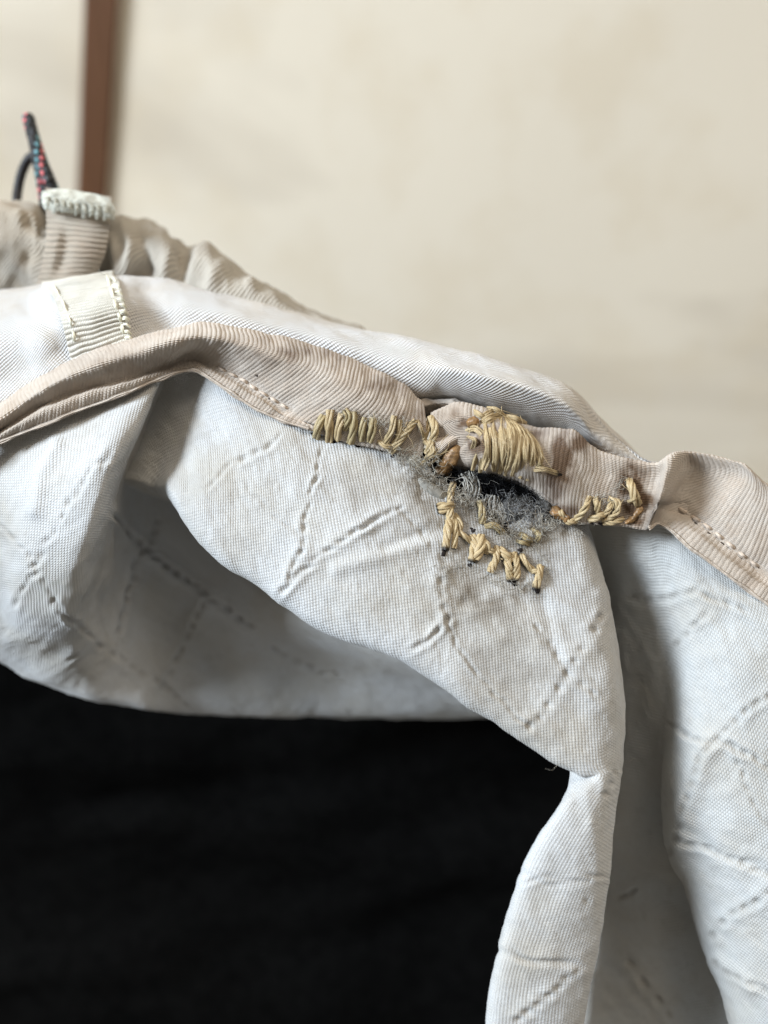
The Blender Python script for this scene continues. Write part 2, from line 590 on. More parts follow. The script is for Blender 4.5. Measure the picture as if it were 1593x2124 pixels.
# ---- front lobe of the lining (carries the mend) and the fold that hangs below it
E = None
lobe_cols = [
    # top, r1, r2, ridge, curl1, curl2, s1, s2, s3, s4, s5
    [(330, 770, 5), (290, 890, 8), (262, 950, 9), (235, 985, 9), (235, 1000, 12), (250, 1010, 18), (280, 1020, 22), (300, 1030, 24), (320, 1040, 24), (330, 1045, 24), (340, 1050, 24)],
    [(395, 755, 4), (360, 870, 6), (325, 960, 6), (300, 1005, 6), (305, 1022, 10), (320, 1030, 17), (340, 1035, 22), (360, 1045, 24), (380, 1050, 24), (390, 1055, 24), (400, 1060, 24)],
    [(455, 775, 2.0), (438, 870, 1.5), (400, 950, 0), (352, 1020, -1), (352, 1042, 4), (375, 1055, 13), (410, 1070, 21), (430, 1080, 24), (440, 1085, 24), (450, 1090, 24), (460, 1095, 24)],
    [(560, 835, 1.5), (540, 930, -1), (490, 1020, -2.5), (428, 1122, -3), (435, 1138, 2), (470, 1145, 12), (510, 1140, 20), (530, 1140, 23), (540, 1140, 24), (550, 1140, 24), (560, 1140, 24)],
    [(660, 880, 1), (640, 1000, -2.5), (600, 1110, -4), (545, 1213, -4), (556, 1225, 1), (595, 1222, 12), (640, 1215, 19), (660, 1210, 22), (680, 1210, 23), (690, 1210, 23), (700, 1210, 23)],
    [(770, 912, 1), (760, 1040, -2.5), (735, 1160, -5), (688, 1302, -5), (702, 1312, 0), (740, 1300, 11), (790, 1290, 18), (820, 1290, 21), (840, 1290, 22), (850, 1290, 22), (860, 1290, 22)],
    [(880, 960, 1), (890, 1100, -2.5), (880, 1230, -5), (850, 1368, -6), (864, 1375, -1), (900, 1360, 10), (985, 1375, 16), (1130, 1445, 18), (1232, 1540, 19), (1238, 1580, 19), (1244, 1600, 19)],
    [(960, 985, 1), (970, 1140, -2), (980, 1300, -5), (982, 1462, -6.5), (998, 1465, -1), (1085, 1458, 9), (1195, 1545, 14), (1232, 1680, 16), (1190, 1840, 17), (1150, 2000, 17), (1120, 2250, 18)],
    [(1060, 1010, 1), (1080, 1200, -2), (1092, 1360, -5), (1092, 1535, -6.5), (1114, 1540, -1), (1178, 1540, 6), (1222, 1640, 8), (1160, 1780, 9), (1110, 1920, 10), (1080, 2060, 11), (1060, 2250, 12)],
    [(1140, 1040, 1), (1160, 1230, -2), (1182, 1400, -5), (1192, 1585, -6.5), (1203, 1606, -5), (1183, 1632, -5.5), (1160, 1666, -6), (1092, 1780, -6.5), (1045, 1920, -6.5), (1013, 2060, -6.5), (1000, 2250, -6)],
    [(1185, 1065, 1), (1222, 1250, -1.5), (1250, 1420, -4.5), (1250, 1575, -6), (1246, 1612, -6.5), (1240, 1640, -7), (1225, 1680, -7.6), (1180, 1800, -8.4), (1135, 1930, -8.6), (1105, 2060, -8.6), (1090, 2250, -8)],
    [(1205, 1070, 2), (1254, 1250, 0), (1285, 1440, -2.5), (1284, 1570, -4), (1277, 1620, -4.5), (1273, 1660, -5), (1268, 1710, -5.5), (1252, 1830, -6.5), (1232, 1945, -6.5), (1207, 2070, -6.5), (1180, 2250, -6)],
    [(1215, 1072, 4), (1268, 1250, 3), (1297, 1460, 1), (1294, 1580, -1), (1285, 1630, -1.5), (1280, 1670, -2), (1274, 1720, -2.5), (1260, 1840, -3), (1241, 1955, -3), (1216, 2075, -3), (1190, 2250, -2)],
    [(1210, 1072, 8), (1255, 1250, 9), (1280, 1460, 8), (1275, 1580, 7), (1265, 1630, 7), (1260, 1670, 7), (1250, 1720, 7), (1240, 1840, 7), (1220, 1955, 7), (1195, 2075, 7), (1170, 2250, 8)],
]

lobe_dents = []
QL.clear()
lobe_dents += dash([(668, 925), (655, 990), (632, 1085), (628, 1130)], dp=0.26)
lobe_dents += dash([(585, 1228), (650, 1163), (720, 1112), (830, 1052)], dp=0.36, L=26, W=10)
lobe_dents += dash([(430, 1010), (480, 965), (560, 925), (600, 895)], dp=0.26)
lobe_dents += dash([(830, 1052), (880, 1110), (922, 1165)], dp=0.10)
lobe_dents += dash([(628, 1130), (600, 1200), (575, 1235)], dp=0.3)
lobe_dents += dash([(925, 1290), (1010, 1250), (1090, 1235)], dp=0.08)
lobe_dents += dash([(500, 1000), (560, 1060), (632, 1120)], dp=0.08)
lobe_dents += dash([(922, 1165), (918, 1230), (925, 1290), (880, 1340)], dp=0.3, L=22, W=12)
lobe_dents += dash([(1252, 1270), (1215, 1330), (1175, 1400), (1120, 1490), (1080, 1520)], L=13, W=16, dp=0.42, gap=32)
lobe_dents += dash([(1105, 1290), (1150, 1350), (1180, 1400), (1240, 1450)], L=14, W=12, dp=0.22, gap=34)
lobe_dents += dash([(925, 1290), (960, 1360), (1010, 1420), (1090, 1500)], dp=0.17)
lobe_dents += dash([(1085, 1835), (1130, 1815), (1200, 1828), (1260, 1815)], L=34, W=9, dp=0.14, gap=40)
lobe_dents += dash([(1055, 1965), (1100, 1995), (1195, 1996)], L=44, W=9, dp=0.2, gap=40)
lobe_dents += dash([(1205, 2005), (1145, 2060), (1070, 2115)], L=13, W=12, dp=0.3, gap=26)
lobe_dents += dash([(1235, 1690), (1225, 1800), (1215, 1900)], L=10, W=10, dp=0.12, gap=50)
lobe_dents += dash([(1280, 1590), (1265, 1640), (1240, 1660)], L=12, W=12, dp=0.3, gap=25)
lobe_dents += [(965, 1250, 20, 26, 26, 0.35), (930, 1285, 60, 16, 12, .2), (870, 1338, 30, 30, 12, .3), (905, 1310, 50, 24, 10, .25)]
lobe_f = gauss_dents(lobe_dents)


def lobe_disp(px, py, U, V):
    h, s = lobe_f(px, py)
    h = grooves(px, py) + h + (0.55 - 0.3 * (py > 1600)) * fbm(U * 0.14, V * 0.14, 2, 1) + 0.16 * fbm(U * 0.55, V * 0.55, 2, 2) + 0.05 * fbm(U * 2.2, V * 2.2, 2, 3)
    h = h + crease(px, py, [(955, 1110), (900, 1125), (800, 1150), (700, 1180)], 16, 0.35)
    h = h - crease(px, py, [(945, 1090), (870, 1105), (800, 1135)], 12, 0.3)
    h = h + crease(px, py, [(922, 1180), (918, 1300)], 10, 0.22)
    h = h + crease(px, py, [(1100, 1210), (1180, 1260), (1230, 1330)], 20, 0.4)
    h = h - crease(px, py, [(1130, 1240), (1140, 1310), (1175, 1400)], 14, 0.3)
    h = h + crease(px, py, [(1206, 1606), (1222, 1680), (1236, 1800)], 12, 0.15)
    h = h - crease(px, py, [(1030, 1970), (1110, 2000), (1195, 1996)], 8, 0.2)
    h = h - crease(px, py, [(1085, 1810), (1135, 1840), (1215, 1828)], 7, 0.15)
    # rucked cloth round the mend
    m = np.exp(-(((px - 1020) / 140) ** 2 + ((py - 1120) / 100) ** 2))
    h = h + m * (0.5 * fbm(px / 28, py / 28, 3, 6))
    return h


def lobe_stain_shade(px, py, U, V):
    h, s = lobe_f(px, py)
    b = blob(px, py, [(1060, 1330, 170, 200, 0.16), (1010, 1230, 110, 90, 0.34), (1060, 1140, 110, 80, 0.42), (1010, 1050, 140, 60, 0.45), (860, 1000, 60, 30, 0.35),
                      (730, 1010, 60, 40, 0.12), (660, 1180, 60, 40, 0.08), (1140, 1500, 60, 60, 0.10), (385, 890, 60, 120, 0.12)])  # last blob paints in the brownish shade of the valley band
    near = blob(px, py, [(1075, 1215, 50, 24, .5), (900, 1000, 70, 45, .8), (1000, 1085, 70, 40, .6), (1090, 1110, 60, 40, .7), (1160, 1090, 40, 40, .6), (1040, 1190, 90, 30, .4), (840, 960, 50, 20, .6), (940, 1150, 40, 60, .4)])
    b = np.maximum(2.0 * b, 1.7 * near * np.clip(.6 + 2.2 * fbm(px / 14, py / 14, 3, 44), 0, 1))
    b = b * (0.75 + 1.2 * fbm(px / 45, py / 45, 3, 8)) + 0.24 * s * (0.6 + 0.8 * vnoise(px / 20, py / 20))  # quilting dents tinted darker as well
    return np.clip(b, 0, 0.9)


HOLE = np.array([(880, 962), (905, 990), (935, 1004), (960, 1028), (990, 1032), (1012, 1058), (1030, 1088), (1052, 1104), (1085, 1098), (1112, 1100), (1140, 1075), (1165, 1062), (1150, 985), (1000, 940), (900, 940)], float)


def in_poly(px, py, poly):
    inside = np.zeros(px.shape, bool)
    j = len(poly) - 1
    for i in range(len(poly)):
        xi, yi = poly[i]
        xj, yj = poly[j]
        c = ((yi > py) != (yj > py)) & (px < (xj - xi) * (py - yi) / (yj - yi + 1e-9) + xi)
        inside ^= c
        j = i
    return inside


def lobe_hole(px, py):
    jx = 9 * fbm(px / 9, py / 9, 2, 11)
    jy = 9 * fbm(px / 9, py / 9, 2, 12)
    return in_poly(px + jx, py + jy, HOLE)


lobe = sheet("lining", lobe_cols, 470, 620, M_LIN, BAG, lobe_disp, tint=lobe_stain_shade, hole=lobe_hole, key="lobe", uref=9.0)
lobe["label"] = "off-white quilted knit lining folded forward below the mended tear"

# ---- inner lining: the bulge at the left and the shaded back
inner_cols = [
    [(-160, 985, 1), (-160, 1080, 0), (-165, 1200, 1), (-165, 1300, 6), (-150, 1340, 12), (-150, 1365, 15), (-150, 1375, 19)],
    [(-40, 925, 2), (-30, 1040, 2), (-30, 1190, 4), (-30, 1290, 8), (-40, 1330, 12), (-40, 1352, 15), (-40, 1360, 19)],
    [(50, 890, 2), (55, 1030, -2), (50, 1180, -1), (45, 1300, 5), (40, 1360, 11), (40, 1390, 14), (40, 1400, 18)],
    [(125, 862, 1), (130, 1015, -4), (125, 1180, -3), (115, 1310, 5), (115, 1390, 12), (118, 1424, 15), (120, 1434, 19)],
    [(205, 832, 1), (200, 985, -5), (175, 1160, -3), (160, 1310, 6), (175, 1410, 14), (190, 1450, 17), (195, 1458, 21)],
    [(290, 800, .5), (245, 955, -3.5), (212, 1110, -1), (192, 1260, 8), (225, 1390, 16), (260, 1458, 19), (270, 1468, 22)],
    [(335, 785, 1), (263, 965, 0), (226, 1115, 5), (222, 1260, 14), (270, 1390, 19), (310, 1465, 21), (320, 1474, 24)],
    [(345, 785, 5), (262, 985, 8), (245, 1120, 16), (265, 1250, 20), (330, 1390, 23), (370, 1470, 25), (375, 1480, 29)],
    [(360, 850, 12), (320, 1000, 20), (330, 1120, 23), (360, 1250, 24), (420, 1390, 24), (450, 1474, 27), (455, 1484, 31)],
    [(460, 900, 22), (450, 1020, 24), (460, 1130, 23), (480, 1250, 22), (520, 1390, 25), (550, 1476, 29), (555, 1487, 33)],
    [(600, 940, 21), (600, 1060, 22), (600, 1170, 17.5), (610, 1278, 16), (640, 1375, 27), (660, 1476, 32), (665, 1489, 37)],
    [(740, 1000, 21), (740, 1110, 21), (740, 1220, 16.5), (745, 1326, 15), (760, 1400, 26), (775, 1478, 32), (778, 1490, 37)],
    [(880, 1060, 21), (880, 1170, 21), (880, 1280, 16.5), (885, 1378, 15), (890, 1428, 25), (900, 1480, 32), (903, 1491, 37)],
    [(1010, 1120, 21), (1010, 1230, 21), (1010, 1340, 18), (1010, 1425, 17), (1015, 1455, 24), (1020, 1480, 32), (1024, 1489, 38)],
    [(1120, 1160, 20), (1120, 1270, 20), (1120, 1370, 20), (1120, 1440, 22), (1120, 1460, 28), (1125, 1478, 33), (1130, 1486, 38)],
]
inner_dents = []
QL.clear()
inner_dents += dash([(235, 1068), (300, 1135), (370, 1190), (440, 1238), (520, 1300)], dp=0.6, L=22, W=11)
inner_dents += dash([(335, 1070), (290, 1150), (262, 1240), (248, 1310)], dp=0.6, L=20, W=11)
inner_dents += dash([(140, 1275), (200, 1335), (280, 1385), (350, 1430), (400, 1470)], dp=0.3, L=22, W=11)
inner_dents += dash([(430, 1240), (400, 1300), (350, 1400), (330, 1440)], dp=0.4, L=20, W=11)
inner_dents += dash([(560, 1340), (620, 1370), (700, 1400)], dp=0.35)
inner_dents += dash([(230, 930), (215, 965), (205, 990)], dp=0.2) + dash([(0, 1080), (60, 1150), (110, 1240), (140, 1275)], dp=0.22) + dash([(30, 1260), (90, 1140), (140, 1050), (200, 960)], dp=0.22)
inner_dents += [(152, 1368, 30, 22, 8, .3), (75, 1190, 40, 20, 12, .3), (112, 1245, 60, 20, 12, .3), (215, 958, 20, 26, 12, .3)]
inner_f = gauss_dents(inner_dents)


def inner_disp(px, py, U, V):
    h, s = inner_f(px, py)
    h = grooves(px, py) + h + 0.7 * fbm(U * 0.12, V * 0.12, 2, 21) + 0.12 * fbm(U * 0.6, V * 0.6, 2, 22)
    h = h + crease(px, py, [(75, 1060), (90, 980), (120, 925)], 14, 0.5)
    h = h + crease(px, py, [(300, 1440), (370, 1330), (420, 1250)], 24, 0.5) + crease(px, py, [(140, 1275), (280, 1385), (380, 1450)], 20, 0.22)
    return h


def inner_tint(px, py, U, V):
    h, s = inner_f(px, py)
    b = blob(px, py, [(0, 1150, 50, 130, .35), (60, 1090, 40, 60, .15), (240, 950, 40, 90, .12)]) * (0.8 + fbm(px / 40, py / 40, 3, 4))  # browner at the left edge and along the bulge rim
    return np.clip(b + 0.25 * s, 0, 0.7)  # dents tinted darker


sheet("lining", inner_cols, 420, 260, M_LIN, BAG, inner_disp, tint=inner_tint, key="inner")["label"] = "left side of the lining curving down into the shaded inside"

# ---- right side of the lining, a valley and a fold coming forward
right_cols = [
    [(1185, 1065, 18), (1220, 1250, 20), (1238, 1450, 22), (1240, 1620, 22), (1218, 1760, 22), (1195, 1900, 22), (1175, 2050, 22), (1150, 2260, 22)],
    [(1240, 1075, 8), (1262, 1250, 13), (1275, 1450, 15), (1270, 1620, 16), (1255, 1760, 17), (1235, 1900, 21), (1225, 2050, 21), (1215, 2260, 21)],
    [(1300, 1080, 4), (1320, 1250, 9), (1330, 1450, 11), (1335, 1620, 12), (1340, 1760, 13), (1350, 1900, 14), (1370, 2050, 14.5), (1390, 2260, 15)],
    [(1335, 1078, 2.5), (1358, 1250, 6.5), (1366, 1450, 8), (1376, 1620, 10), (1412, 1760, 12), (1455, 1900, 13), (1510, 2050, 13), (1560, 2260, 13)],
    [(1362, 1070, 1.8), (1392, 1250, 4.5), (1390, 1450, 6), (1372, 1640, 7), (1392, 1765, 7), (1440, 1900, 7), (1488, 2050, 7), (1545, 2260, 7)],
    [(1400, 1085, 1.5), (1440, 1250, 1), (1432, 1450, 1.5), (1412, 1640, 2), (1430, 1765, 2), (1475, 1900, 2), (1522, 2050, 2), (1580, 2260, 2)],
    [(1470, 1140, 1), (1520, 1270, -1), (1520, 1450, -2), (1510, 1640, -2), (1530, 1765, -2), (1570, 1900, -2.5), (1610, 2050, -3), (1660, 2260, -3)],
    [(1560, 1200, 1), (1620, 1300, -2), (1630, 1460, -3), (1630, 1640, -4), (1650, 1770, -4), (1680, 1900, -5), (1710, 2050, -5), (1750, 2260, -5)],
    [(1680, 1260, 1), (1740, 1340, -2), (1760, 1480, -3), (1770, 1640, -4), (1790, 1780, -4), (1820, 1910, -4), (1840, 2050, -4), (1860, 2260, -4)],
]
right_dents = []
QL.clear()
right_dents += dash([(1395, 1345), (1430, 1305), (1470, 1265)], dp=.3, L=20, W=12) + dash([(1390, 1240), (1440, 1225), (1490, 1245), (1560, 1270)], dp=.35, L=26, W=12)
right_dents += dash([(1385, 1500), (1440, 1530), (1520, 1545), (1600, 1600)], dp=.35, L=26, W=11)
right_dents += dash([(1460, 1560), (1425, 1660), (1390, 1790)], dp=.3, L=22, W=12)
right_dents += dash([(1395, 1735), (1470, 1765), (1540, 1790), (1610, 1820)], dp=.4, L=26, W=11)
right_dents += dash([(1470, 1945), (1520, 1900), (1610, 1840)], dp=.4, L=16, W=14) + dash([(1480, 1990), (1520, 2020), (1600, 2060)], dp=.35, L=26, W=11)
right_dents += dash([(1300, 1980), (1345, 2050), (1400, 2120)], dp=.5, L=18, W=12, gap=44) + dash([(1280, 1870), (1330, 1840)], dp=.4)
right_dents += dash([(1460, 1560), (1530, 1490), (1610, 1430)], dp=.3, L=20, W=12) + dash([(1520, 1545), (1560, 1660), (1600, 1720)], dp=.2)
right_dents += dash([(1300, 1240), (1340, 1245), (1390, 1240)], dp=.3, L=24, W=14)
right_f = gauss_dents(right_dents)


def right_disp(px, py, U, V):
    h, s = right_f(px, py)
    h = grooves(px, py) + 0.9 * h + 0.6 * fbm(U * 0.13, V * 0.10, 2, 31) + 0.2 * fbm(U * 0.6, V * 0.6, 2, 32)
    h = h + crease(px, py, [(1470, 1560), (1425, 1660), (1400, 1800)], 26, 0.6) - crease(px, py, [(1395, 1700), (1470, 1755), (1600, 1810)], 14, 0.4)
    h = h + crease(px, py, [(1490, 1985), (1560, 2050)], 14, 0.4)
    return h


def right_tint(px, py, U, V):
    h, s = right_f(px, py)
    b = blob(px, py, [(1420, 1620, 50, 80, .18), (1390, 1310, 50, 50, .12), (1380, 1530, 50, 60, .10), (1330, 2000, 60, 60, .15)])
    return np.clip(b * (0.8 + fbm(px / 40, py / 40, 3, 4)) + 0.28 * s, 0, 0.7)  # a few browner patches; dents tinted darker


sheet("lining", right_cols, 260, 330, M_LIN2, BAG, right_disp, tint=right_tint, swap=True, key="right")["label"] = "right side of the lining with a deep fold"

# ---- outer canvas shell
oc = []
for x, cy, cd, my, md, by, bd in [
    (-120, 640, 15, 760, 5, 915, 5), (-30, 607, 15, 720, 5, 865, 4.5), (45, 600, 15, 700, 5, 815, 4), (95, 590, 14, 690, 3, 785, 3.5), (160, 578, 14, 660, 3, 752, 3),
    (250, 570, 14, 640, 4, 722, 3), (330, 573, 14, 635, 6.5, 705, 4), (420, 596, 13, 645, 5.5, 694, 4), (550, 631, 12, 670, 4.5, 712, 4), (700, 672, 11, 712, 4, 752, 4),
    (850, 700, 9, 760, 2.5, 832, 6), (930, 722, 8.5, 768, 0.5, 850, 12), (1020, 744, 8, 790, -1, 872, 13), (1110, 770, 7.5, 815, -1, 900, 12), (1185, 806, 7, 850, 0, 915, 9),
    (1240, 866, 6.5, 905, 2, 940, 4.5), (1290, 910, 6, 935, 3, 962, 3), (1345, 955, 5, 968, 3, 980, 3), (1430, 968, 8, 980, 6, 1000, 5), (1560, 1010, 9, 1020, 6, 1040, 5), (1700, 1090, 9, 1100, 6, 1130, 5),
]:
    oc.append([(x + 10, cy + 60, cd + 30), (x + 5, cy + 14, cd + 12), (x, cy, cd), (x, cy + (my - cy) * .42, cd + (md - cd) * .62), (x, my, md),
               (x, my + (by - my) * .6, md * .6 + bd * .4 - (0.4 if 840 < x < 1250 else 0)), (x, by, bd), (x, by + 25, bd + 4)])


def out_disp(px, py, U, V):
    h = 0.55 * fbm(U * 0.13, V * 0.18, 2, 41) + 0.12 * fbm(U * 0.6, V * 0.6, 2, 42)
    h = h - crease(px, py, [(300, 600), (330, 650), (370, 690)], 26, 0.7) - crease(px, py, [(60, 640), (110, 690), (140, 740)], 18, 0.5)
    return h


def out_shade_tint(px, py, U, V):
    b = blob(px, py, [(330, 650, 60, 45, .30), (110, 700, 30, 60, .22), (1000, 850, 200, 32, .45), (1150, 880, 90, 35, .4), (60, 640, 40, 30, .1), (880, 720, 60, 20, .12)])  # shade under the roll and in the dimple, painted in brown
    return np.clip(b * (0.8 + fbm(px / 50, py / 50, 3, 14)), 0, .7)


sheet("outer_cloth", oc, 520, 150, M_CAN, BAG, out_disp, tint=out_shade_tint, key="outer")["label"] = "white plain-weave outer cloth rolling over behind the ribbon binding"

# ---- ribbon binding
rl = [  # crest, r2, r3, r4, r5
    [(-90, 893, 3), (-85, 925, -3), (-80, 950, 0), (-78, 962, -1), (-80, 985, -.5)],
    [(0, 838, 3), (5, 864, -2.2), (5, 890, -.4), (5, 900, -2.0), (0, 920, -1.2)],
    [(90, 776, 3), (100, 800, -2.6), (105, 833, -.4), (100, 848, -2.2), (95, 882, -1.2)],
    [(180, 733, 3), (190, 760, -2.6), (190, 803, -.2), (185, 816, -1.9), (180, 848, -1)],
    [(285, 700, 3), (290, 728, -2.6), (285, 780, .2), (275, 792, -1.3), (268, 816, -.6)],
    [(375, 680, 3), (370, 704, -2.6), (348, 756, 1.0), (345, 770, .6), (343, 785, .5)],
    [(425, 672, 3), (425, 700, -2), (398, 738, 2.2), (395, 752, 1.6), (393, 769, 1.4)],
    [(490, 679, 3), (490, 712, -1.5), (440, 755, 2), (432, 768, 1.2), (422, 778, 1.2)],
    [(560, 694, 3), (560, 735, -1.5), (495, 783, 1.4), (486, 798, .6), (475, 813, .8)],
    [(630, 713, 3), (628, 760, -1.5), (550, 818, .8), (542, 830, .2), (528, 848, .4)],
    [(700, 735, 3), (688, 785, -2), (603, 853, .3), (593, 863, 0), (583, 873, 0.2)],
    [(750, 757, 3), (735, 812, -2.2), (655, 876, -.3), (650, 884, -.2), (645, 893, 0)],
    [(790, 775, 2.5), (775, 828, -2.2), (720, 885, -.9), (712, 900, -.5), (705, 915, 0)],
    [(830, 798, 2.5), (815, 848, -2), (780, 900, -.9), (775, 915, -.5), (770, 929, 0)],
    [(860, 820, 2), (848, 864, -1.5), (830, 910, -.6), (825, 925, -.2), (820, 941, .2)],
    [(880, 838, 2), (884, 880, -.8), (882, 915, -.2), (878, 935, .2), (872, 955, .5)],
]


def with_back(cols):
    out = []
    for c in cols:
        (x, y, d) = c[0]
        out.append([(x, y + 14, d + 5), (x, y + 2, d + 1.2)] + [(x, y, d - 1.5)] + c[1:])
    return out


def rib_disp(px, py, U, V):
    h = 0.25 * fbm(U * 0.3, V * 0.3, 2, 51) + 0.22 * fbm(U * 0.55, V * 0.12, 2, 53) + 0.08 * fbm(U * 1.1, V * 1.1, 2, 52)
    h = h - crease(px, py, [(452, 762), (495, 784), (550, 818), (600, 851)], 7, 0.45) - crease(px, py, [(1405, 1052), (1432, 1068), (1482, 1103), (1532, 1145), (1592, 1190), (1650, 1240)], 7, 0.45)
    return h


def rib_stain(px, py, U, V):
    b = blob(px, py, [(1005, 918, 34, 28, .9), (1165, 950, 20, 55, .75), (1195, 920, 40, 22, .45), (1150, 1005, 18, 36, .8), (640, 735, 150, 26, .22), (800, 800, 60, 30, .25), (250, 760, 150, 30, .12), (1310, 1000, 26, 40, .7), (1325, 1050, 30, 30, .8), (1120, 900, 30, 20, .3), (1000, 930, 110, 60, .10), (1270, 1060, 70, 30, .14), (850, 900, 50, 40, .10), (940, 860, 30, 14, .22), (1160, 1060, 40, 14, .5), (1315, 985, 18, 30, .5), (1322, 1060, 22, 26, .85),
                      (1180, 920, 34, 16, .25), (830, 900, 40, 40, .18), (965, 880, 20, 16, .5), (600, 710, 180, 20, .10), (920, 970, 40, 20, .3), (1120, 905, 12, 12, .25), (870, 880, 20, 50, .2)])
    return np.clip(3.0 * b * (0.8 + 1.0 * fbm(px / 18, py / 18, 3, 15)), 0, .95)


RIB_ROWS = 56
sheet("edge_binding", with_back(rl), 1150, RIB_ROWS, M_RIB, BAG, rib_disp, thick=0.35, ribs=(0.55, 0.085), tint=rib_stain, key="ribL")["label"] = "left length of beige grosgrain ribbon, rolled forward along the mouth"

rr = [
    [(893, 856, 1.5), (890, 885, -.2), (893, 920, 0), (902, 950, 1), (912, 966, 2)],
    [(945, 840, 1.5), (940, 870, -1.8), (945, 915, -1), (950, 952, 0), (955, 978, 2)],
    [(1000, 848, 1), (1000, 880, -3), (1005, 930, -3.5), (1005, 965, -1), (1005, 986, 2.5)],
    [(1050, 868, 1), (1055, 900, -3.5), (1060, 945, -4), (1055, 980, -1.5), (1050, 999, 2.5)],
    [(1105, 884, 1), (1105, 920, -3), (1100, 965, -3.5), (1098, 1000, -1), (1100, 1020, 2)],
    [(1160, 889, 1), (1155, 930, -2.5), (1145, 985, -2.5), (1142, 1030, -.5), (1145, 1060, .6)],
    [(1195, 896, .5), (1193, 945, -2), (1180, 1000, -2), (1176, 1050, -.8), (1178, 1085, .3)],
    [(1225, 926, .5), (1224, 970, -1.5), (1213, 1010, -1.5), (1209, 1055, -.8), (1212, 1088, 0)],
    [(1270, 944, .5), (1268, 985, -1), (1258, 1020, -1), (1254, 1060, -.6), (1255, 1090, 0)],
    [(1320, 957, .5), (1318, 990, -.5), (1310, 1025, -.5), (1304, 1065, -.2), (1300, 1093, 0)],
    [(1362, 962, 0), (1364, 990, -1), (1353, 1030, -1), (1340, 1075, -.7), (1330, 1099, -.3)],
    [(1388, 946, -1), (1387, 975, -3.2), (1372, 1030, -3.2), (1354, 1072, -1.8), (1344, 1097, -1)],
    [(1430, 938, 1), (1432, 975, 1.2), (1398, 1035, 1.2), (1370, 1068, .5), (1363, 1087, 0.2)],
    [(1490, 948, 1), (1500, 985, 0.3), (1432, 1068, 1.5), (1412, 1086, .4), (1392, 1103, .2)],
    [(1538, 962, 0), (1548, 1000, -1.4), (1482, 1103, .7), (1462, 1122, -.4), (1440, 1145, -.4)],
    [(1572, 990, 0), (1582, 1035, -1.8), (1532, 1145, .3), (1514, 1164, -.7), (1498, 1187, -.7)],
    [(1612, 1020, 0), (1622, 1070, -2), (1587, 1186, 0), (1570, 1205, -1), (1553, 1228, -1)],
    [(1680, 1070, 0), (1690, 1130, -2), (1650, 1240, -.5), (1640, 1258, -1.2), (1620, 1280, -1)],
    [(1760, 1130, 0), (1770, 1190, -2), (1730, 1300, -.5), (1720, 1318, -1.2), (1700, 1340, -1)],
]


def rib2_disp(px, py, U, V):
    h = rib_disp(px, py, U, V)
    m = np.exp(-(((px - 960) / 90) ** 2 + ((py - 905) / 70) ** 2))
    h = h + m * 1.4 * fbm(px / 45, py / 45, 3, 56)
    h = h - crease(px, py, [(895, 905), (940, 900), (965, 880)], 10, 1.0) - crease(px, py, [(920, 955), (955, 920), (985, 890)], 9, 0.8)
    h = h + crease(px, py, [(905, 940), (945, 905)], 10, 0.6)
    h = h - crease(px, py, [(1345, 1055), (1420, 1050)], 10, 0.5)
    return h


sheet("edge_binding", with_back(rr), 1250, RIB_ROWS, M_RIB, BAG, rib2_disp, thick=0.35, ribs=(0.55, 0.075), tint=rib_stain, key="ribR")["label"] = "crumpled torn end and right length of beige grosgrain ribbon"

# torn inner layer showing in the gap above the crumpled ribbon end
sheet("torn_ribbon_layer", [[(862 + 45 * i, 826 + 8 * abs(i - 1.2) ** 1.4 * (1 if i > 1 else .3), 4.5), (864 + 45 * i, 836 + 7 * abs(i - 1.2) ** 1.5, 3), (866 + 45 * i, 846 + 7 * abs(i - 1.2) ** 1.5, 4.5), (868 + 45 * i, 858 + 8 * abs(i - 1.2) ** 1.5, 7)] for i in range(5)],
      140, 24, M_RIB, BAG, lambda px, py, U, V: 0.6 * fbm(U * 0.7, V * 0.7, 2, 61), thick=0.25, key="torn")

# ---- black cloth of the interior
bc = []
for x in np.linspace(-350, 1550, 11):
    col = []
    for y, d in ((1180, 44), (1300, 46), (1420, 48), (1500, 50), (1620, 54), (1760, 56), (1920, 60), (2120, 62), (2400, 62)):
        col.append((x, y + 6 * math.sin(x / 160), d - 8 * ((x - 500) / 900) ** 2))
    bc.append(col)
sheet("black_lining", bc, 150, 120, M_BLK, BAG,
      lambda px, py, U, V: 5.5 * fbm((px + 2.2 * py) / 520, (py * 1.1 - px * .25) / 240, 2, 71) + 1.2 * fbm(px / 160, py / 80, 2, 72), key="black")["label"] = "black cloth inside the bag in deep shade"

# ---- gathered sleeve behind, at the upper left
sc_ = []
for x, cy in [(-120, 440), (-40, 428), (20, 422), (70, 424), (100, 452), (150, 470), (205, 470), (240, 456), (275, 458), (310, 460), (340, 482), (385, 512), (420, 514), (455, 530), (500, 565), (560, 598), (640, 640), (730, 678), (840, 720)]:
    k = max(0.0, (x - 250) / 600)
    dd = 24 - 8 * k
    sc_.append([(x + 20, cy + 70, dd + 26), (x + 8, cy + 10, dd + 9), (x, cy, dd + 2), (x - 4, cy + 28, dd - 3.5), (x - 10, cy + 75, dd - 4.5), (x - 14, cy + 130, dd - 2), (x - 20, cy + 240, dd + 2)])


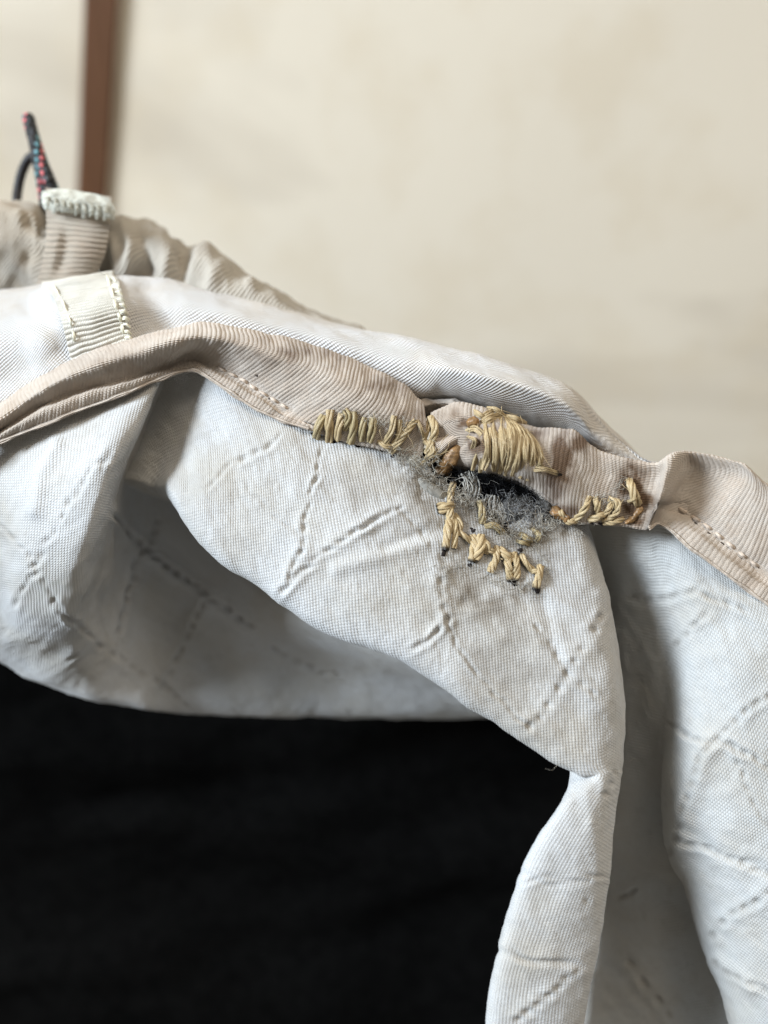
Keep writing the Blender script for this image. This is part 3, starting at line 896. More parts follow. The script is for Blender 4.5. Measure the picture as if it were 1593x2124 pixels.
def slv_disp(px, py, U, V):
    h = 0.9 * fbm(U * 0.22 + V * .1, V * 0.10, 3, 81) + 0.3 * fbm(U * .7, V * .5, 2, 82)
    for pts, a, wd in [([(0, 440), (60, 455), (100, 500)], 1.2, 16), ([(0, 520), (60, 560), (90, 590)], 1.0, 26), ([(255, 470), (275, 510), (270, 570)], 1.5, 18),
                    ([(330, 495), (350, 530), (345, 580)], 1.0, 18), ([(425, 525), (445, 560), (440, 600)], 1.0, 20), ([(380, 530), (372, 575)], -1.5, 16), ([(290, 500), (305, 560)], -1.2, 14), ([(60, 462), (95, 490)], -1.6, 12),
                    ([(235, 510), (250, 560)], 1.4, 14), ([(520, 600), (600, 650)], .8, 18)]:
        h = h + crease(px, py, pts, wd, a)
    return h


sheet("cord_sleeve", sc_, 330, 90, M_SLV, BAG, slv_disp, tint=lambda px, py, U, V: np.clip(.25 + .9 * fbm(px / 60, py / 60, 3, 33), 0, .5) * (px < 130), key="sleeve")["label"] = "gathered beige-grey twill sleeve behind, drawn up by the cord"

# ---- front tab (cream grosgrain) stitched on the outer cloth
def tab(name, left, right, mat, key, lift, surf, nu=46, nv=420, bulge=0.4, extra=None):
    """left/right: (px, py) edge polylines from top to bottom, laid on the surface"""
    L, R = np.array(left, float), np.array(right, float)
    cols = []
    for s in np.linspace(0, 1, 7):
        col = []
        for a, b in zip(L, R):
            q = a + (b - a) * s
            if surf:
                d = depth(q[0], q[1], *surf) - lift
            else:
                d = 0
            col.append((q[0], q[1], d + (extra(s, q) if extra else 0)))
        cols.append(col)
    return cols


def tab_sheet(name, cols, mat, key, pitch=0.62, amp=0.2, nu=50, nv=420, thick=0.4, disp=None, tint=None):
    # ribs run across: transpose so that "columns" run along the tab length
    c = np.array(cols)
    ct = np.transpose(c, (1, 0, 2))
    return sheet(name, ct.tolist(), nv, nu, mat, BAG, disp, thick=thick, ribs=(pitch, amp), key=key, tint=tint)


tl = [(88, 596), (104, 606), (118, 635), (128, 668), (136, 700), (143, 730), (150, 758)]
tr = [(236, 572), (246, 582), (255, 612), (262, 640), (267, 668), (271, 690), (276, 712)]
cols = tab("webbing_tab", tl, tr, M_TAB, "tabA", 0.9, ["outer"])
# start over the crest so the strip turns back behind
ca = np.array(cols)
top = ca[:, :1].copy()
top[:, :, 1] -= 8
top[:, :, 2] = ca[:, :1, 2] + 2.0
top2 = top.copy()
top2[:, :, 1] += 10
top2[:, :, 2] += 8
ca[:, :, 2] = np.minimum(ca[:, :, 2], 13)
ca = np.concatenate([top2, top, ca], 1)
tab_sheet("webbing_tab", ca, M_TAB, "tabA", 0.66, 0.42, tint=lambda px, py, U, V: .01 + 0 * px)["label"] = "cream ribbed tab sewn across the white outer cloth at the left"

# back tab
bl = [(95, 405), (95, 430), (97, 455), (96, 490), (92, 520), (86, 550), (74, 592), (66, 625)]
br = [(232, 425), (230, 450), (228, 472), (224, 500), (219, 525), (208, 552), (194, 585), (186, 615)]
cols = []
for s in np.linspace(0, 1, 7):
    col = [(95 + (232 - 95) * s, 398 + 20 * s, 27), (95 + (232 - 95) * s, 392 + 20 * s, 22)]
    for i, (a, b) in enumerate(zip(bl, br)):
        x, y = a[0] + (b[0] - a[0]) * s, a[1] + (b[1] - a[1]) * s
        d = [18.5, 17, 16, 15.6, 15.8, 16.4, 17.5, 19][i] + 1.2 * (2 * s - 1) ** 2
        if 3 <= i <= 5:
            d += 0.9 * math.exp(-((s - .35) / .12) ** 2)
        col.append((x, y, d))
    cols.append(col)
tab_sheet("webbing_loop", cols, M_TAB2, "tabB", 0.82, 0.32, tint=lambda px, py, U, V: np.clip(.25 * (py - 480) / 100, 0, .25))["label"] = "beige ribbed loop with a frayed melted end standing behind"  # browner towards the bottom of the loop

# melted frayed end of the loop: a lumpy bead
def lump(name, pts, rad, mat, parent, seg=26, around=14, seed=0, lumpy=0.35, flat=1.0, label=None):
    pts = np.array([P(*q) for q in pts])
    c = catmull(pts, seg)
    T = np.gradient(c, axis=0)
    T /= np.linalg.norm(T, axis=1, keepdims=True)
    N = np.cross(T, FWD)
    N /= np.linalg.norm(N, axis=1, keepdims=True)
    B = np.cross(T, N)
    s = np.linspace(0, 1, seg)
    env = np.sqrt(np.clip(1 - (2 * s - 1) ** 4, 0.0, 1)) + 0.02
    a = np.linspace(0, 2 * math.pi, around, endpoint=False)
    S, A = np.meshgrid(s, a, indexing='ij')
    L = np.linalg.norm(np.diff(c, axis=0), axis=1).sum() * 1e3
    r = rad * 1e-3 * env[:, None] * (1 + lumpy * 2 * fbm(S * L * 1.1 + seed, np.cos(A) * 1.1 + 3 * np.sin(A) + seed, 2, seed))
    co = c[:, None] + N[:, None] * (r * np.cos(A))[..., None] + B[:, None] * (r * flat * np.sin(A))[..., None]
    f = []
    for i in range(seg - 1):
        for j in range(around):
            f.append((i * around + j, i * around + (j + 1) % around, (i + 1) * around + (j + 1) % around, (i + 1) * around + j))
    uv = np.stack([S * L, A / (2 * math.pi)], -1)
    o = mesh_from(name, co, np.array(f), mat, parent, uv, {"tint": np.zeros(S.size)})
    if label:
        o["label"] = label
    return o


M_MELT = m_plain("melted_fray", (0.50, 0.50, 0.44), 0.75, 0.25, 0.22, 500)


# ------------------------------------------------------------------ threads
def strand_mesh(name, pts3, width, flat, mat, parent, seg=18, around=6, nf=5, seed=0, burn=(0, 0), endw=0.55, twist=1.0, ply=0.0):
    """a flat yarn of nf fine strands lying side by side and crossing a little"""
    pts3 = np.asarray(pts3)
    c = catmull(pts3, seg, even_t(pts3, seg))
    T = np.gradient(c, axis=0)
    T /= np.linalg.norm(T, axis=1, keepdims=True) + 1e-12
    N = np.cross(T, FWD)
    nn = np.linalg.norm(N, axis=1, keepdims=True)
    N = np.where(nn > 0.05, N / (nn + 1e-12), np.array([1.0, 0, 0]))
    B = np.cross(T, N)
    B = np.where((B @ FWD)[:, None] > 0, -B, B)
    s = np.linspace(0, 1, seg)
    env = endw + (1 - endw) * np.sin(np.pi * s) ** 0.6
    L = np.linalg.norm(np.diff(c, axis=0), axis=1).sum() * 1e3
    a = np.linspace(0, 2 * math.pi, around, endpoint=False)
    r_ = random.Random(seed * 31 + 5)
    VV, FF, UVS, ST = [], [], [], []
    base = np.array([(i * around + j, i * around + (j + 1) % around, (i + 1) * around + (j + 1) % around, (i + 1) * around + j) for i in range(seg - 1) for j in range(around)])
    for k in range(nf):
        o = (k + .5) / nf * 2 - 1 if nf > 1 else 0.0
        rad = width / nf * r_.uniform(0.5, 0.95) * (1.0 if nf > 1 else 1.0)
        wand = np.array([vnoise(np.array([x * L * .55 + k * 7.3 + seed * 1.9]), np.array([k * 3.7 + seed]))[0] for x in s])
        wanb = np.array([vnoise(np.array([x * L * .55 + k * 5.1 + seed * 2.3 + 40]), np.array([k * 2.7 + seed]))[0] for x in s])
        off = (o * width * .40 * env + wand * width * .42 * twist)
        hgt = flat * width * .42 * (1 - o * o) * env + wanb * width * .22 + 0.0
        if ply:
            ph = 2 * math.pi * k / nf + ply * s * L + seed
            off = (np.cos(ph) * width * .25 + wand * width * .18) * env
            hgt = (np.sin(ph) * width * .25 * flat + wanb * width * .1) * env + width * .2
            rad = width * (.25 if nf == 3 else .21) * r_.uniform(.85, 1.15)
        cc = c + N * (off * 1e-3)[:, None] + B * (hgt * 1e-3)[:, None]
        S, A = np.meshgrid(s, a, indexing='ij')
        rr_ = rad * (0.75 + 0.25 * env[:, None]) * (1 + .25 * fbm(S * L * 1.3 + k * 9 + seed, np.cos(A) + 2 * np.sin(A) + k, 2, seed % 5))
        co = cc[:, None] + N[:, None] * (rr_ * np.cos(A) * 1e-3)[..., None] + B[:, None] * (rr_ * np.sin(A) * .8 * 1e-3)[..., None]
        VV.append(co.reshape(-1, 3))
        FF.append(base + k * seg * around)
        UVS.append(np.stack([S * L * 0.6 + seed + k * 4.7, A / (2 * math.pi) + k * .37], -1).reshape(-1, 2))
        st = np.zeros_like(S)
        if burn[0]:
            st = np.maximum(st, np.clip((burn[0] - S) / burn[0] * 1.6, 0, 1))
        if burn[1]:
            st = np.maximum(st, np.clip((S - 1 + burn[1]) / burn[1] * 1.6, 0, 1))
        ST.append(st.ravel())
    return mesh_from(name, np.concatenate(VV), np.concatenate(FF), mat, parent, np.concatenate(UVS), {"tint": np.concatenate(ST)})


ALLS = ["lobe", "ribL", "ribR", "inner", "right", "outer", "torn"]


def stitch(pts, wpx=22, flat=0.55, mat=None, lift=0.55, name="stitch", surf=None, burn=(0, 0), seed=None, twist=None, nf=5, sink=0.22, endw=0.85, dbase=None, ply=0.0):
    """pts: pixels (optionally with extra lift) along one visible stitch; its ends dive into the cloth"""
    seed = stitch.n if seed is None else seed
    stitch.n += 1
    n = len(pts)
    out = []
    ds = [depth(q[0], q[1], *(surf or ALLS)) if dbase is None else dbase for q in pts]
    md = float(np.median(ds))
    for i, q in enumerate(pts):
        d = ds[i] if abs(ds[i] - md) < 2.2 else md
        e = q[2] if len(q) > 2 else 0.0
        l = lift + e
        if i == 0 or i == n - 1:
            l = -sink + (e if len(q) > 2 else 0)
        out.append(P(q[0], q[1], d - l))
    if n == 2:
        m = ((pts[0][0] + pts[1][0]) / 2, (pts[0][1] + pts[1][1]) / 2)
        d = (out[0] + out[1]) / 2
        out = [out[0], P(m[0], m[1], md - lift), out[1]]
        a, b = np.array(pts[0][:2], float), np.array(pts[1][:2], float)
        q1, q2 = a + (b - a) * .14, a + (b - a) * .86
        out = [out[0], P(q1[0], q1[1], md - lift * .75), out[1] * 0 + P(m[0], m[1], md - lift), P(q2[0], q2[1], md - lift * .75), out[2]]
    return strand_mesh(name, np.array(out), wpx * 0.0628, flat, mat or M_STRAW, BAG, seed=seed, burn=burn, twist=rnd.uniform(.7, 1.3) if twist is None else twist, nf=nf, endw=endw, ply=ply)


stitch.n = 1
# whip stitches at the left end of the mend
for a in [
    [(672, 862), (660, 890), (658, 906)], [(684, 850), (683, 880), (684, 914)],
    [(712, 858), (702, 890), (701, 910)], [(733, 853), (734, 885), (728, 918)],
    [(757, 866), (752, 890), (750, 912)], [(774, 866), (772, 890), (768, 914)],
    [(716, 851), (724, 866), (716, 890)],
]:
    stitch(a, rnd.uniform(16, 20), 0.75, M_OLIVE if rnd.random() < .6 else M_STRAW, lift=0.35, surf=["ribL", "lobe"], nf=4, endw=.9, ply=.5)
# looser stitches to the torn ribbon end
for a, wd in [([(818, 862), (812, 895), (798, 922)], 15), ([(829, 870), (826, 900), (818, 928)], 14), ([(862, 872), (835, 905), (806, 932)], 17), ([(850, 892), (826, 922), (812, 938)], 14),
              ([(866, 872), (874, 890), (880, 908)], 10), ([(890, 868), (886, 892), (878, 912)], 13), ([(893, 866), (902, 890), (896, 918)], 19), ([(898, 900), (893, 924), (886, 940)], 16),
              ([(785, 915), (800, 926), (818, 924)], 12), ([(880, 915), (898, 934), (884, 952)], 15), ([(905, 940), (880, 958), (862, 972)], 10), ([(926, 930), (905, 950), (888, 966)], 9)]:
    stitch(a, wd, 0.6, lift=0.35, surf=["ribL", "ribR", "lobe"], nf=4, ply=rnd.uniform(.4, 1.4))
# the wrap of thread round the crumpled ribbon
wrap = [
    ([(1022, 872), (1026, 915), (1030, 952), (1026, 975)], 17), ([(1036, 866), (1042, 905), (1046, 945), (1038, 980)], 19), ([(1048, 868), (1060, 905), (1058, 950), (1048, 985)], 19),
    ([(1052, 866), (1074, 900), (1072, 950), (1062, 985)], 18), ([(1060, 872), (1085, 905), (1090, 945), (1078, 990)], 17), ([(1066, 874), (1098, 910), (1104, 950), (1092, 995)], 15),
    ([(1060, 880), (1100, 905), (1122, 945), (1116, 968)], 14), ([(1075, 882), (1105, 915), (1120, 960), (1108, 985)], 10), ([(1086, 900), (1108, 945), (1100, 985)], 8),
    ([(1008, 880), (1012, 920), (1010, 955), (1004, 975)], 16), ([(990, 940), (985, 958), (980, 976)], 12), ([(1000, 950), (998, 965), (996, 980)], 10),
]
for a, wd in wrap:
    stitch(a, wd, 0.5, lift=0.25, surf=["ribR"], nf=5, endw=.6, twist=.8)
for a, wd in [([(1000, 878), (1016, 868), (1040, 862)], 17), ([(996, 868), (1010, 858), (1022, 850)], 12), ([(1050, 864), (1070, 868), (1090, 880)], 13), ([(982, 852), (996, 862), (1010, 868)], 9), ([(1010, 846), (1030, 850), (1050, 866)], 10),
              ([(968, 893), (985, 890), (1000, 902)], 12), ([(970, 905), (985, 912), (980, 930)], 10)]:
    stitch(a, wd, 0.5, lift=0.6, surf=["ribR"], nf=4)
# small stitch right of the wrap
stitch([(1108, 972), (1130, 974), (1160, 982)], 11, 0.7, lift=0.7, surf=["ribR"], burn=(0, .2))
stitch([(1112, 968), (1120, 964), (1128, 970)], 6, 0.8, M_OLIVE, lift=0.5, surf=["ribR"])
# whip stitches at the right end
for a, wd in [([(1222, 1030), (1212, 1055), (1192, 1082)], 15), ([(1234, 1032), (1238, 1048), (1238, 1064)], 14), ([(1268, 1038), (1262, 1056), (1240, 1076)], 13), ([(1262, 1036), (1280, 1042), (1278, 1062), (1252, 1082)], 17),
              ([(1222, 1078), (1240, 1072), (1256, 1064)], 16), ([(1192, 1080), (1182, 1084), (1172, 1078)], 15), ([(1252, 1084), (1272, 1084), (1292, 1076)], 13), ([(1172, 1076), (1165, 1066), (1160, 1058)], 13)]:
    stitch(a, wd, 0.65, M_STRAW, lift=0.35, surf=["ribR", "right", "lobe"], nf=3, ply=1.9, endw=.9)
stitch([(1304, 998), (1310, 1012), (1316, 1032), (1322, 1044)], 22, 0.6, lift=0.7, surf=["ribR"], sink=.1, nf=4, ply=1.2)
stitch([(1302, 1040), (1314, 1036), (1326, 1030)], 12, 0.6, lift=1.1, surf=["ribR"])
# lower row of stitches below the hole
low = [
    ([(940, 996), (936, 1018), (932, 1048)], 16, (.25, 0)),
    ([(908, 1060), (925, 1054), (938, 1046)], 19, (.12, 0)), ([(906, 1050), (924, 1048), (940, 1052)], 14, (.1, 0)),
    ([(934, 1048), (934, 1066), (932, 1082)], 18, (0, 0)),
    ([(932, 1070), (928, 1100), (922, 1142)], 19, (0, .14)), ([(938, 1072), (944, 1100), (940, 1138)], 17, (0, 0)), ([(942, 1068), (954, 1088), (950, 1112)], 15, (0, 0)),
    ([(948, 1100), (964, 1112), (980, 1126)], 14, (0, 0)),
    ([(980, 1112), (984, 1136), (976, 1166)], 22, (0, .12)), ([(996, 1112), (996, 1134), (984, 1160)], 24, (0, 0)), ([(1000, 1118), (1012, 1132), (1006, 1146)], 16, (0, 0)),
    ([(1004, 1136), (1018, 1142), (1028, 1150)], 13, (0, 0)),
    ([(1030, 1136), (1028, 1158), (1016, 1188)], 18, (0, 0)), ([(1036, 1138), (1048, 1152), (1056, 1164)], 20, (0, 0)),
    ([(1052, 1150), (1054, 1174), (1058, 1206)], 17, (0, .14)), ([(1066, 1148), (1072, 1174), (1068, 1204)], 17, (0, .1)),
    ([(1078, 1148), (1092, 1168), (1106, 1186)], 15, (.15, 0)), ([(1120, 1176), (1116, 1196), (1110, 1224)], 19, (0, .2)), ([(1104, 1184), (1112, 1184), (1122, 1186)], 14, (0, 0)),
]
for a, wd, b in low:
    stitch(a, wd, 0.62, M_STRAW, lift=0.35, surf=["lobe"], burn=b, nf=4, ply=rnd.uniform(.9, 1.7) * rnd.choice((-1, 1)), endw=.9)
# half-buried stitches inside the tear
for a, wd in [([(994, 1040), (1000, 1062), (1000, 1086)], 18), ([(1006, 1092), (1024, 1090), (1044, 1106)], 16), ([(1078, 1108), (1090, 1116), (1102, 1122)], 14), ([(1106, 1098), (1116, 1110), (1112, 1122)], 14), ([(1072, 1122), (1084, 1126), (1096, 1130)], 10)]:
    stitch(a, wd, 0.65, M_OLIVE, lift=0.4, surf=["lobe"], nf=4, ply=1.0)

# singed knots and needle holes, one small mesh each
for (x, y, r) in [(648, 902, .5), (918, 1148, .65), (973, 1172, .6), (1066, 1211, .65), (1114, 1223, .95), (982, 1102, .75), (978, 1098, .45), (1078, 1142, .5), (1028, 1137, .35), (694, 918, .6), (704, 915, .5), (742, 926, .55), (790, 934, .5), (815, 948, .5), (1228, 1084, .5), (1246, 1086, .5), (1160, 984, .35), (1030, 1108, .4)]:
    d = depth(x, y, "lobe", "ribR", "ribL")
    a = rnd.uniform(-.6, .6)
    lump("singed_knot", [(x - 5 * math.cos(a) - 2, y - 5 * math.sin(a), d + .15), (x, y, d + .05), (x + 5 * math.cos(a) + 2, y + 5 * math.sin(a) + 1, d + .15)], r * .55, M_BURN, BAG, 8, 8, int(x) % 9, .6, .45)

# amber glue blobs
lump("glue_blob", [(906, 985, depth(920, 965, "ribR") - .3), (920, 970, depth(925, 955, "ribR") - .7), (940, 945, depth(940, 945, "ribR") - .5), (955, 925, depth(950, 925, "ribR") - .1)], .8, M_GLUE, BAG, 30, 16, 2, .5, .6, "amber tube-shaped end of thread stiff with glue")
lump("glue_blob", [(968, 880, depth(968, 880, "ribR") - .2), (982, 874, depth(980, 878, "ribR") - .6), (994, 874, depth(990, 878, "ribR") - .2)], .55, M_GLUE, BAG, 18, 12, 5, .7, .5)
lump("glue_blob", [(1296, 1086, depth(1300, 1080, "ribR") - .1), (1316, 1074, depth(1314, 1074, "ribR") - .3), (1332, 1050, depth(1328, 1050, "ribR") - .1)], .42, M_GLUE, BAG, 18, 10, 6, .9, .5)
lump("glue_blob", [(1140, 1058, depth(1142, 1050, "ribR") - .1), (1160, 1066, depth(1160, 1062, "ribR") - .3), (1180, 1080, depth(1180, 1076, "ribR"))], .5, M_GLUE, BAG, 24, 12, 7, 1.1, .5)

# ------------------------------------------------------------------ the tear: wadding, flaps, fibres
wc = []
for x in np.linspace(850, 1180, 8):
    yb_ = 965 + (x - 850) * .22
    wc.append([(x, yb_ - 40, 3.0), (x, yb_ - 5, 2.6), (x, yb_ + 30, 2.0 + .6 * math.sin(x / 17)), (x, yb_ + 65, 2.2), (x, yb_ + 110, 1.8), (x, yb_ + 150, 3)])
sheet("wadding", wc, 120, 80, M_WAD, BAG, lambda px, py, U, V: 1.2 * fbm(U * .8, V * .8, 3, 91) + .5 * fbm(U * 3, V * 3, 2, 92), key="wad")["label"] = "black fibrous wadding showing through the tear"


def flap(name, pts, n, mat, seed, amp=0.5, lift=0.4, thick=0.12, label=None, base=1.2):
    """small crumpled torn scrap, outline grid of 3 columns x 3 rows in pixels"""
    cols = [[(q[0], q[1], base - lift - (q[2] if len(q) > 2 else 0)) for q in col] for col in pts]
    o = sheet(name, cols, n, n, mat, BAG, lambda px, py, U, V: amp * 1.1 * fbm(U * .6, V * .6, 2, seed) + .08 * fbm(U * 4, V * 4, 2, seed + 1), thick=thick, key=name + str(seed),
              tint=lambda px, py, U, V: np.clip(.15 + .6 * fbm(U * 1.5, V * 1.5, 2, seed), 0, .5),
              hole=lambda cx, cy: False | (fbm(cx / 7, cy / 7, 2, seed + 3) > .52))
    if label:
        o["label"] = label
    return o


flap("torn_scrap", [[(862, 990), (862, 1006), (864, 1022)], [(890, 998), (888, 1016, .7), (888, 1034)], [(930, 1018), (928, 1036, .6), (922, 1050)]], 34, M_LIN, 102, .4, .9)
flap("torn_scrap", [[(938, 1040), (938, 1062), (942, 1084)], [(962, 1040), (965, 1064, .5), (968, 1092)], [(988, 1052), (990, 1072, .4), (996, 1100)]], 34, M_LIN, 103, .4, .8)
flap("torn_scrap", [[(1046, 1036), (1048, 1064), (1052, 1094)], [(1078, 1028), (1080, 1058, .5), (1080, 1084)], [(1106, 1030), (1108, 1056), (1104, 1082)]], 40, M_WADG, 105, .6, .9, .2)
flap("torn_scrap", [[(1050, 1088), (1056, 1104), (1062, 1124)], [(1086, 1076), (1092, 1096, .4), (1092, 1116)], [(1118, 1066), (1122, 1088), (1126, 1110)]], 40, M_LIN, 106, .6, .8)
flap("torn_scrap", [[(1112, 1028), (1114, 1050), (1116, 1074)], [(1132, 1034), (1134, 1056, .4), (1134, 1076)], [(1150, 1042), (1152, 1060), (1152, 1080)]], 30, M_WADG, 107, .6, .9)
flap("torn_scrap", [[(972, 1088), (975, 1100), (980, 1112)], [(990, 1086), (996, 1098, .4), (1000, 1110)], [(1006, 1094), (1012, 1106), (1018, 1118)]], 24, M_FRAY, 108, .5, .9)
flap("torn_scrap", [[(1010, 1112), (1014, 1124), (1020, 1136)], [(1034, 1112), (1040, 1126, .4), (1044, 1140)], [(1060, 1124), (1066, 1136), (1072, 1150)]], 24, M_LIN, 109, .4, .7)
flap("torn_scrap", [[(838, 942), (836, 952), (836, 962)], [(856, 945), (856, 958, .5), (854, 970)], [(876, 950), (876, 966), (872, 982)]], 24, M_FRAY, 110, .6, .6)

flap("frayed_end", [[(86, 396), (84, 412), (92, 434)], [(130, 390), (132, 415, .9), (134, 440)], [(180, 398), (184, 422, .9), (184, 446)], [(226, 410), (238, 432, .2), (236, 456)]], 60, M_MELT, 113, .35, .2, .4, "grey-white melted and frayed end of the loop", base=16)
for k in range(9):
    x = 98 + 15 * k
    y = 424 + (x - 98) * .17
    stitch([(x, y - 14), (x + 2, y), (x - 1, y + 12 + rnd.uniform(-4, 4))], 9, .7, M_MELT, name="frayed_loop", dbase=15.0, lift=.6, nf=3)
lump("rolled_edge", [(864, 994, .2), (888, 1010, -.2), (912, 1026, 0), (934, 1036, .8)], 0.75, m_plain("rolled_hem", (0.26, 0.25, 0.225), .9, .2, .3, 900, 0, .0001), BAG, 60, 16, 4, .1, .7, "grey rolled hem of the torn lining")


def fibres(name, spec, rad, mat, label=None):
    """thin loose fibres, joined; spec: list of polylines in (px, py, d)"""
    V, F = [], []
    for pl in spec:
        p = np.array([P(*q) for q in pl])
        c = catmull(p, 9)
        T = np.gradient(c, axis=0)
        T /= np.linalg.norm(T, axis=1, keepdims=True) + 1e-12
        N = np.cross(T, np.array([.3, .5, .8]))
        N /= np.linalg.norm(N, axis=1, keepdims=True) + 1e-12
        B = np.cross(T, N)
        o = len(V)
        for i in range(9):
            r = rad * 1e-3 * (1 - .6 * i / 8)
            for k in range(3):
                a = 2.094 * k
                V.append(c[i] + r * (math.cos(a) * N[i] + math.sin(a) * B[i]))
        for i in range(8):
            for k in range(3):
                F.append((o + i * 3 + k, o + i * 3 + (k + 1) % 3, o + (i + 1) * 3 + (k + 1) % 3, o + (i + 1) * 3 + k))
    ob = mesh_from(name, np.array(V), np.array(F), mat, BAG)
    ob["kind"] = "stuff"
    if label:
        ob["label"] = label
    return ob


def fuzz(n, region, L, base, dvar=1.0):
    out = []
    for _ in range(n):
        (x, y) = region()
        a = rnd.uniform(0, 2 * math.pi)
        l = L * rnd.uniform(.4, 1.3)
        b = base(x, y) if callable(base) else base
        pts = []
        for k in range(4):
            pts.append((x + l * k / 3 * math.cos(a) + rnd.gauss(0, l * .10), y + l * k / 3 * math.sin(a) + rnd.gauss(0, l * .10), b - dvar * rnd.random() * (.4 + .6 * math.sin(math.pi * k / 3))))
            a += rnd.gauss(0, .5)
        out.append(pts)
    return out


def reg(pts, sd):
    pts = np.array(pts, float)

    def f():
        t_ = rnd.random() * (len(pts) - 1)
        i = int(t_)
        q = pts[i] + (pts[i + 1] - pts[i]) * (t_ - i)
        return q[0] + rnd.gauss(0, sd), q[1] + rnd.gauss(0, sd)
    return f


fibres("wadding_fibres", fuzz(420, reg([(930, 990), (1000, 1000), (1060, 1012), (1130, 1040)], 12), 34, 1.2, 1.6), 0.035, M_WAD, "black fibres of the wadding")
M_GREYF = m_plain("fibre_grey", (0.16, 0.16, 0.165), .8)
M_YARN = m_plain("torn_yarn", (0.44, 0.42, 0.38), .85, .2, .35, 1800)
for pts, wd, nf_ in [([(966, 980), (974, 1002), (962, 1034)], 34, 16), ([(980, 990), (986, 1012), (984, 1036)], 22, 10), ([(1022, 1028), (1018, 1058), (1030, 1090)], 32, 16), ([(1034, 1044), (1040, 1066), (1036, 1092)], 16, 8),
                     ([(874, 984), (900, 1004), (940, 1014)], 20, 10), ([(1056, 1096), (1080, 1112), (1102, 1106)], 24, 12), ([(1118, 1050), (1120, 1078), (1126, 1100)], 26, 12), ([(846, 948), (866, 964), (880, 986)], 20, 10), ([(1130, 1000), (1128, 1024), (1118, 1046)], 18, 9)]:
    stitch(pts, wd, .35, M_YARN, lift=.5, name="torn_yarns", dbase=.9, nf=nf_, sink=-.1, endw=.8, twist=1.6)
fibres("wadding_fibres", fuzz(240, reg([(1050, 1040), (1080, 1070), (1110, 1060)], 14), 15, 0.2, 0.9), 0.022, m_plain("fibre_light", (0.34, 0.34, 0.34), .9), "short grey fibres of the wadding")
fibres("wadding_fibres", fuzz(80, reg([(985, 1030), (1060, 1050), (1110, 1070), (1140, 1050)], 18), 30, 0.4, 1.4), 0.03, M_GREYF, "grey fibres in the tear")
fibres("frayed_fibres", fuzz(110, reg([(800, 930), (840, 945), (870, 965), (905, 950)], 9), 26, lambda x, y: depth(x, y, "lobe", "ribL", "ribR") - .1, 1.0), 0.04, M_FRAY, "pale frayed fibres at the torn ribbon end")
edge = [(880, 985), (905, 1000), (935, 1010), (960, 1034), (990, 1040), (1012, 1066), (1030, 1092), (1052, 1110), (1085, 1106), (1112, 1106), (1140, 1085), (1160, 1075)]
fibres("frayed_fibres", fuzz(230, reg(edge, 7), 24, lambda x, y: min(depth(x, y, "lobe", "ribR"), 2) - .2, 1.0), 0.038, M_FRAY, "pale frayed fibres round the edge of the tear")
fibres("frayed_fibres", fuzz(120, reg([(915, 1180), (980, 1170), (1030, 1200), (1070, 1215), (1110, 1225), (1130, 1180), (1100, 1130)], 9), 18, lambda x, y: depth(x, y, "lobe") - .05, .6), 0.03, M_FRAY, "pale fibres pulled up round the lower stitches")
fibres("frayed_fibres", fuzz(60, reg([(690, 852), (760, 862), (800, 880), (860, 875)], 5), 16, lambda x, y: depth(x, y, "ribL") - .1, .8), 0.035, M_FRAY, "pale ribbon fibres pulled over the left stitches")
fibres("frayed_fibres", fuzz(60, reg([(1220, 1030), (1270, 1030), (1300, 995), (1195, 1095), (1210, 1110)], 7), 16, lambda x, y: depth(x, y, "ribR", "lobe") - .1, .8), 0.035, M_FRAY, "pale ribbon fibres pulled over the right stitches")
def fil(n, region, L, keys, a0, sp):
    out = []
    for _ in range(n):
        x, y = region()
        a = a0 + rnd.gauss(0, sp)
        l = L * rnd.uniform(.4, 1.2)
        d = depth(x, y, *keys)
        pts = []
        for k in range(4):
            pts.append((x + l * (k / 3 - .5) * math.cos(a) + rnd.gauss(0, 2), y + l * (k / 3 - .5) * math.sin(a) + rnd.gauss(0, 2), d - 1.0 - .5 * rnd.random() * math.sin(math.pi * k / 3)))
        out.append(pts)
    return out


fibres("loose_filaments", fil(12, reg([(1015, 900), (1050, 920), (1085, 940), (1105, 945)], 14), 70, ["ribR"], 1.35, .35) + fil(8, reg([(985, 880), (1040, 865), (1080, 880)], 8), 46, ["ribR"], .2, .5)
       + fil(8, reg([(665, 885), (720, 885), (775, 892), (830, 905), (890, 905)], 10), 40, ["ribL", "ribR"], 1.7, .45) + fil(6, reg([(930, 1060), (935, 1110), (985, 1135), (1040, 1160), (1115, 1195)], 7), 30, ["lobe"], 1.6, .6)
       + fil(6, reg([(1200, 1060), (1240, 1060), (1280, 1060), (1310, 1020)], 8), 34, ["ribR"], 2.0, .5) + fil(6, reg([(890, 945), (930, 930), (960, 900)], 10), 50, ["ribR"], 2.3, .4),
       0.045, M_STRAW, "fine loose filaments of straw-coloured thread over the stitches")
fibres("frayed_fibres", fuzz(130, reg([(850, 965), (880, 985), (915, 1005), (950, 1035), (1000, 1075), (1050, 1110), (1110, 1105), (1150, 1085)], 12), 26, lambda x, y: min(depth(x, y, "lobe", "ribR"), 2) - .35, .8), 0.036, m_plain("grimy_fibre", (0.20, 0.165, 0.125), .9), "grimy brown fibres round the tear")
fibres("frayed_fibres", fuzz(45, reg([(960, 1000), (1010, 1050), (1060, 1075), (1120, 1060)], 14), 34, .2, 1.2), 0.04, M_YARN, "pale yarn ends across the tear")
hairs = []
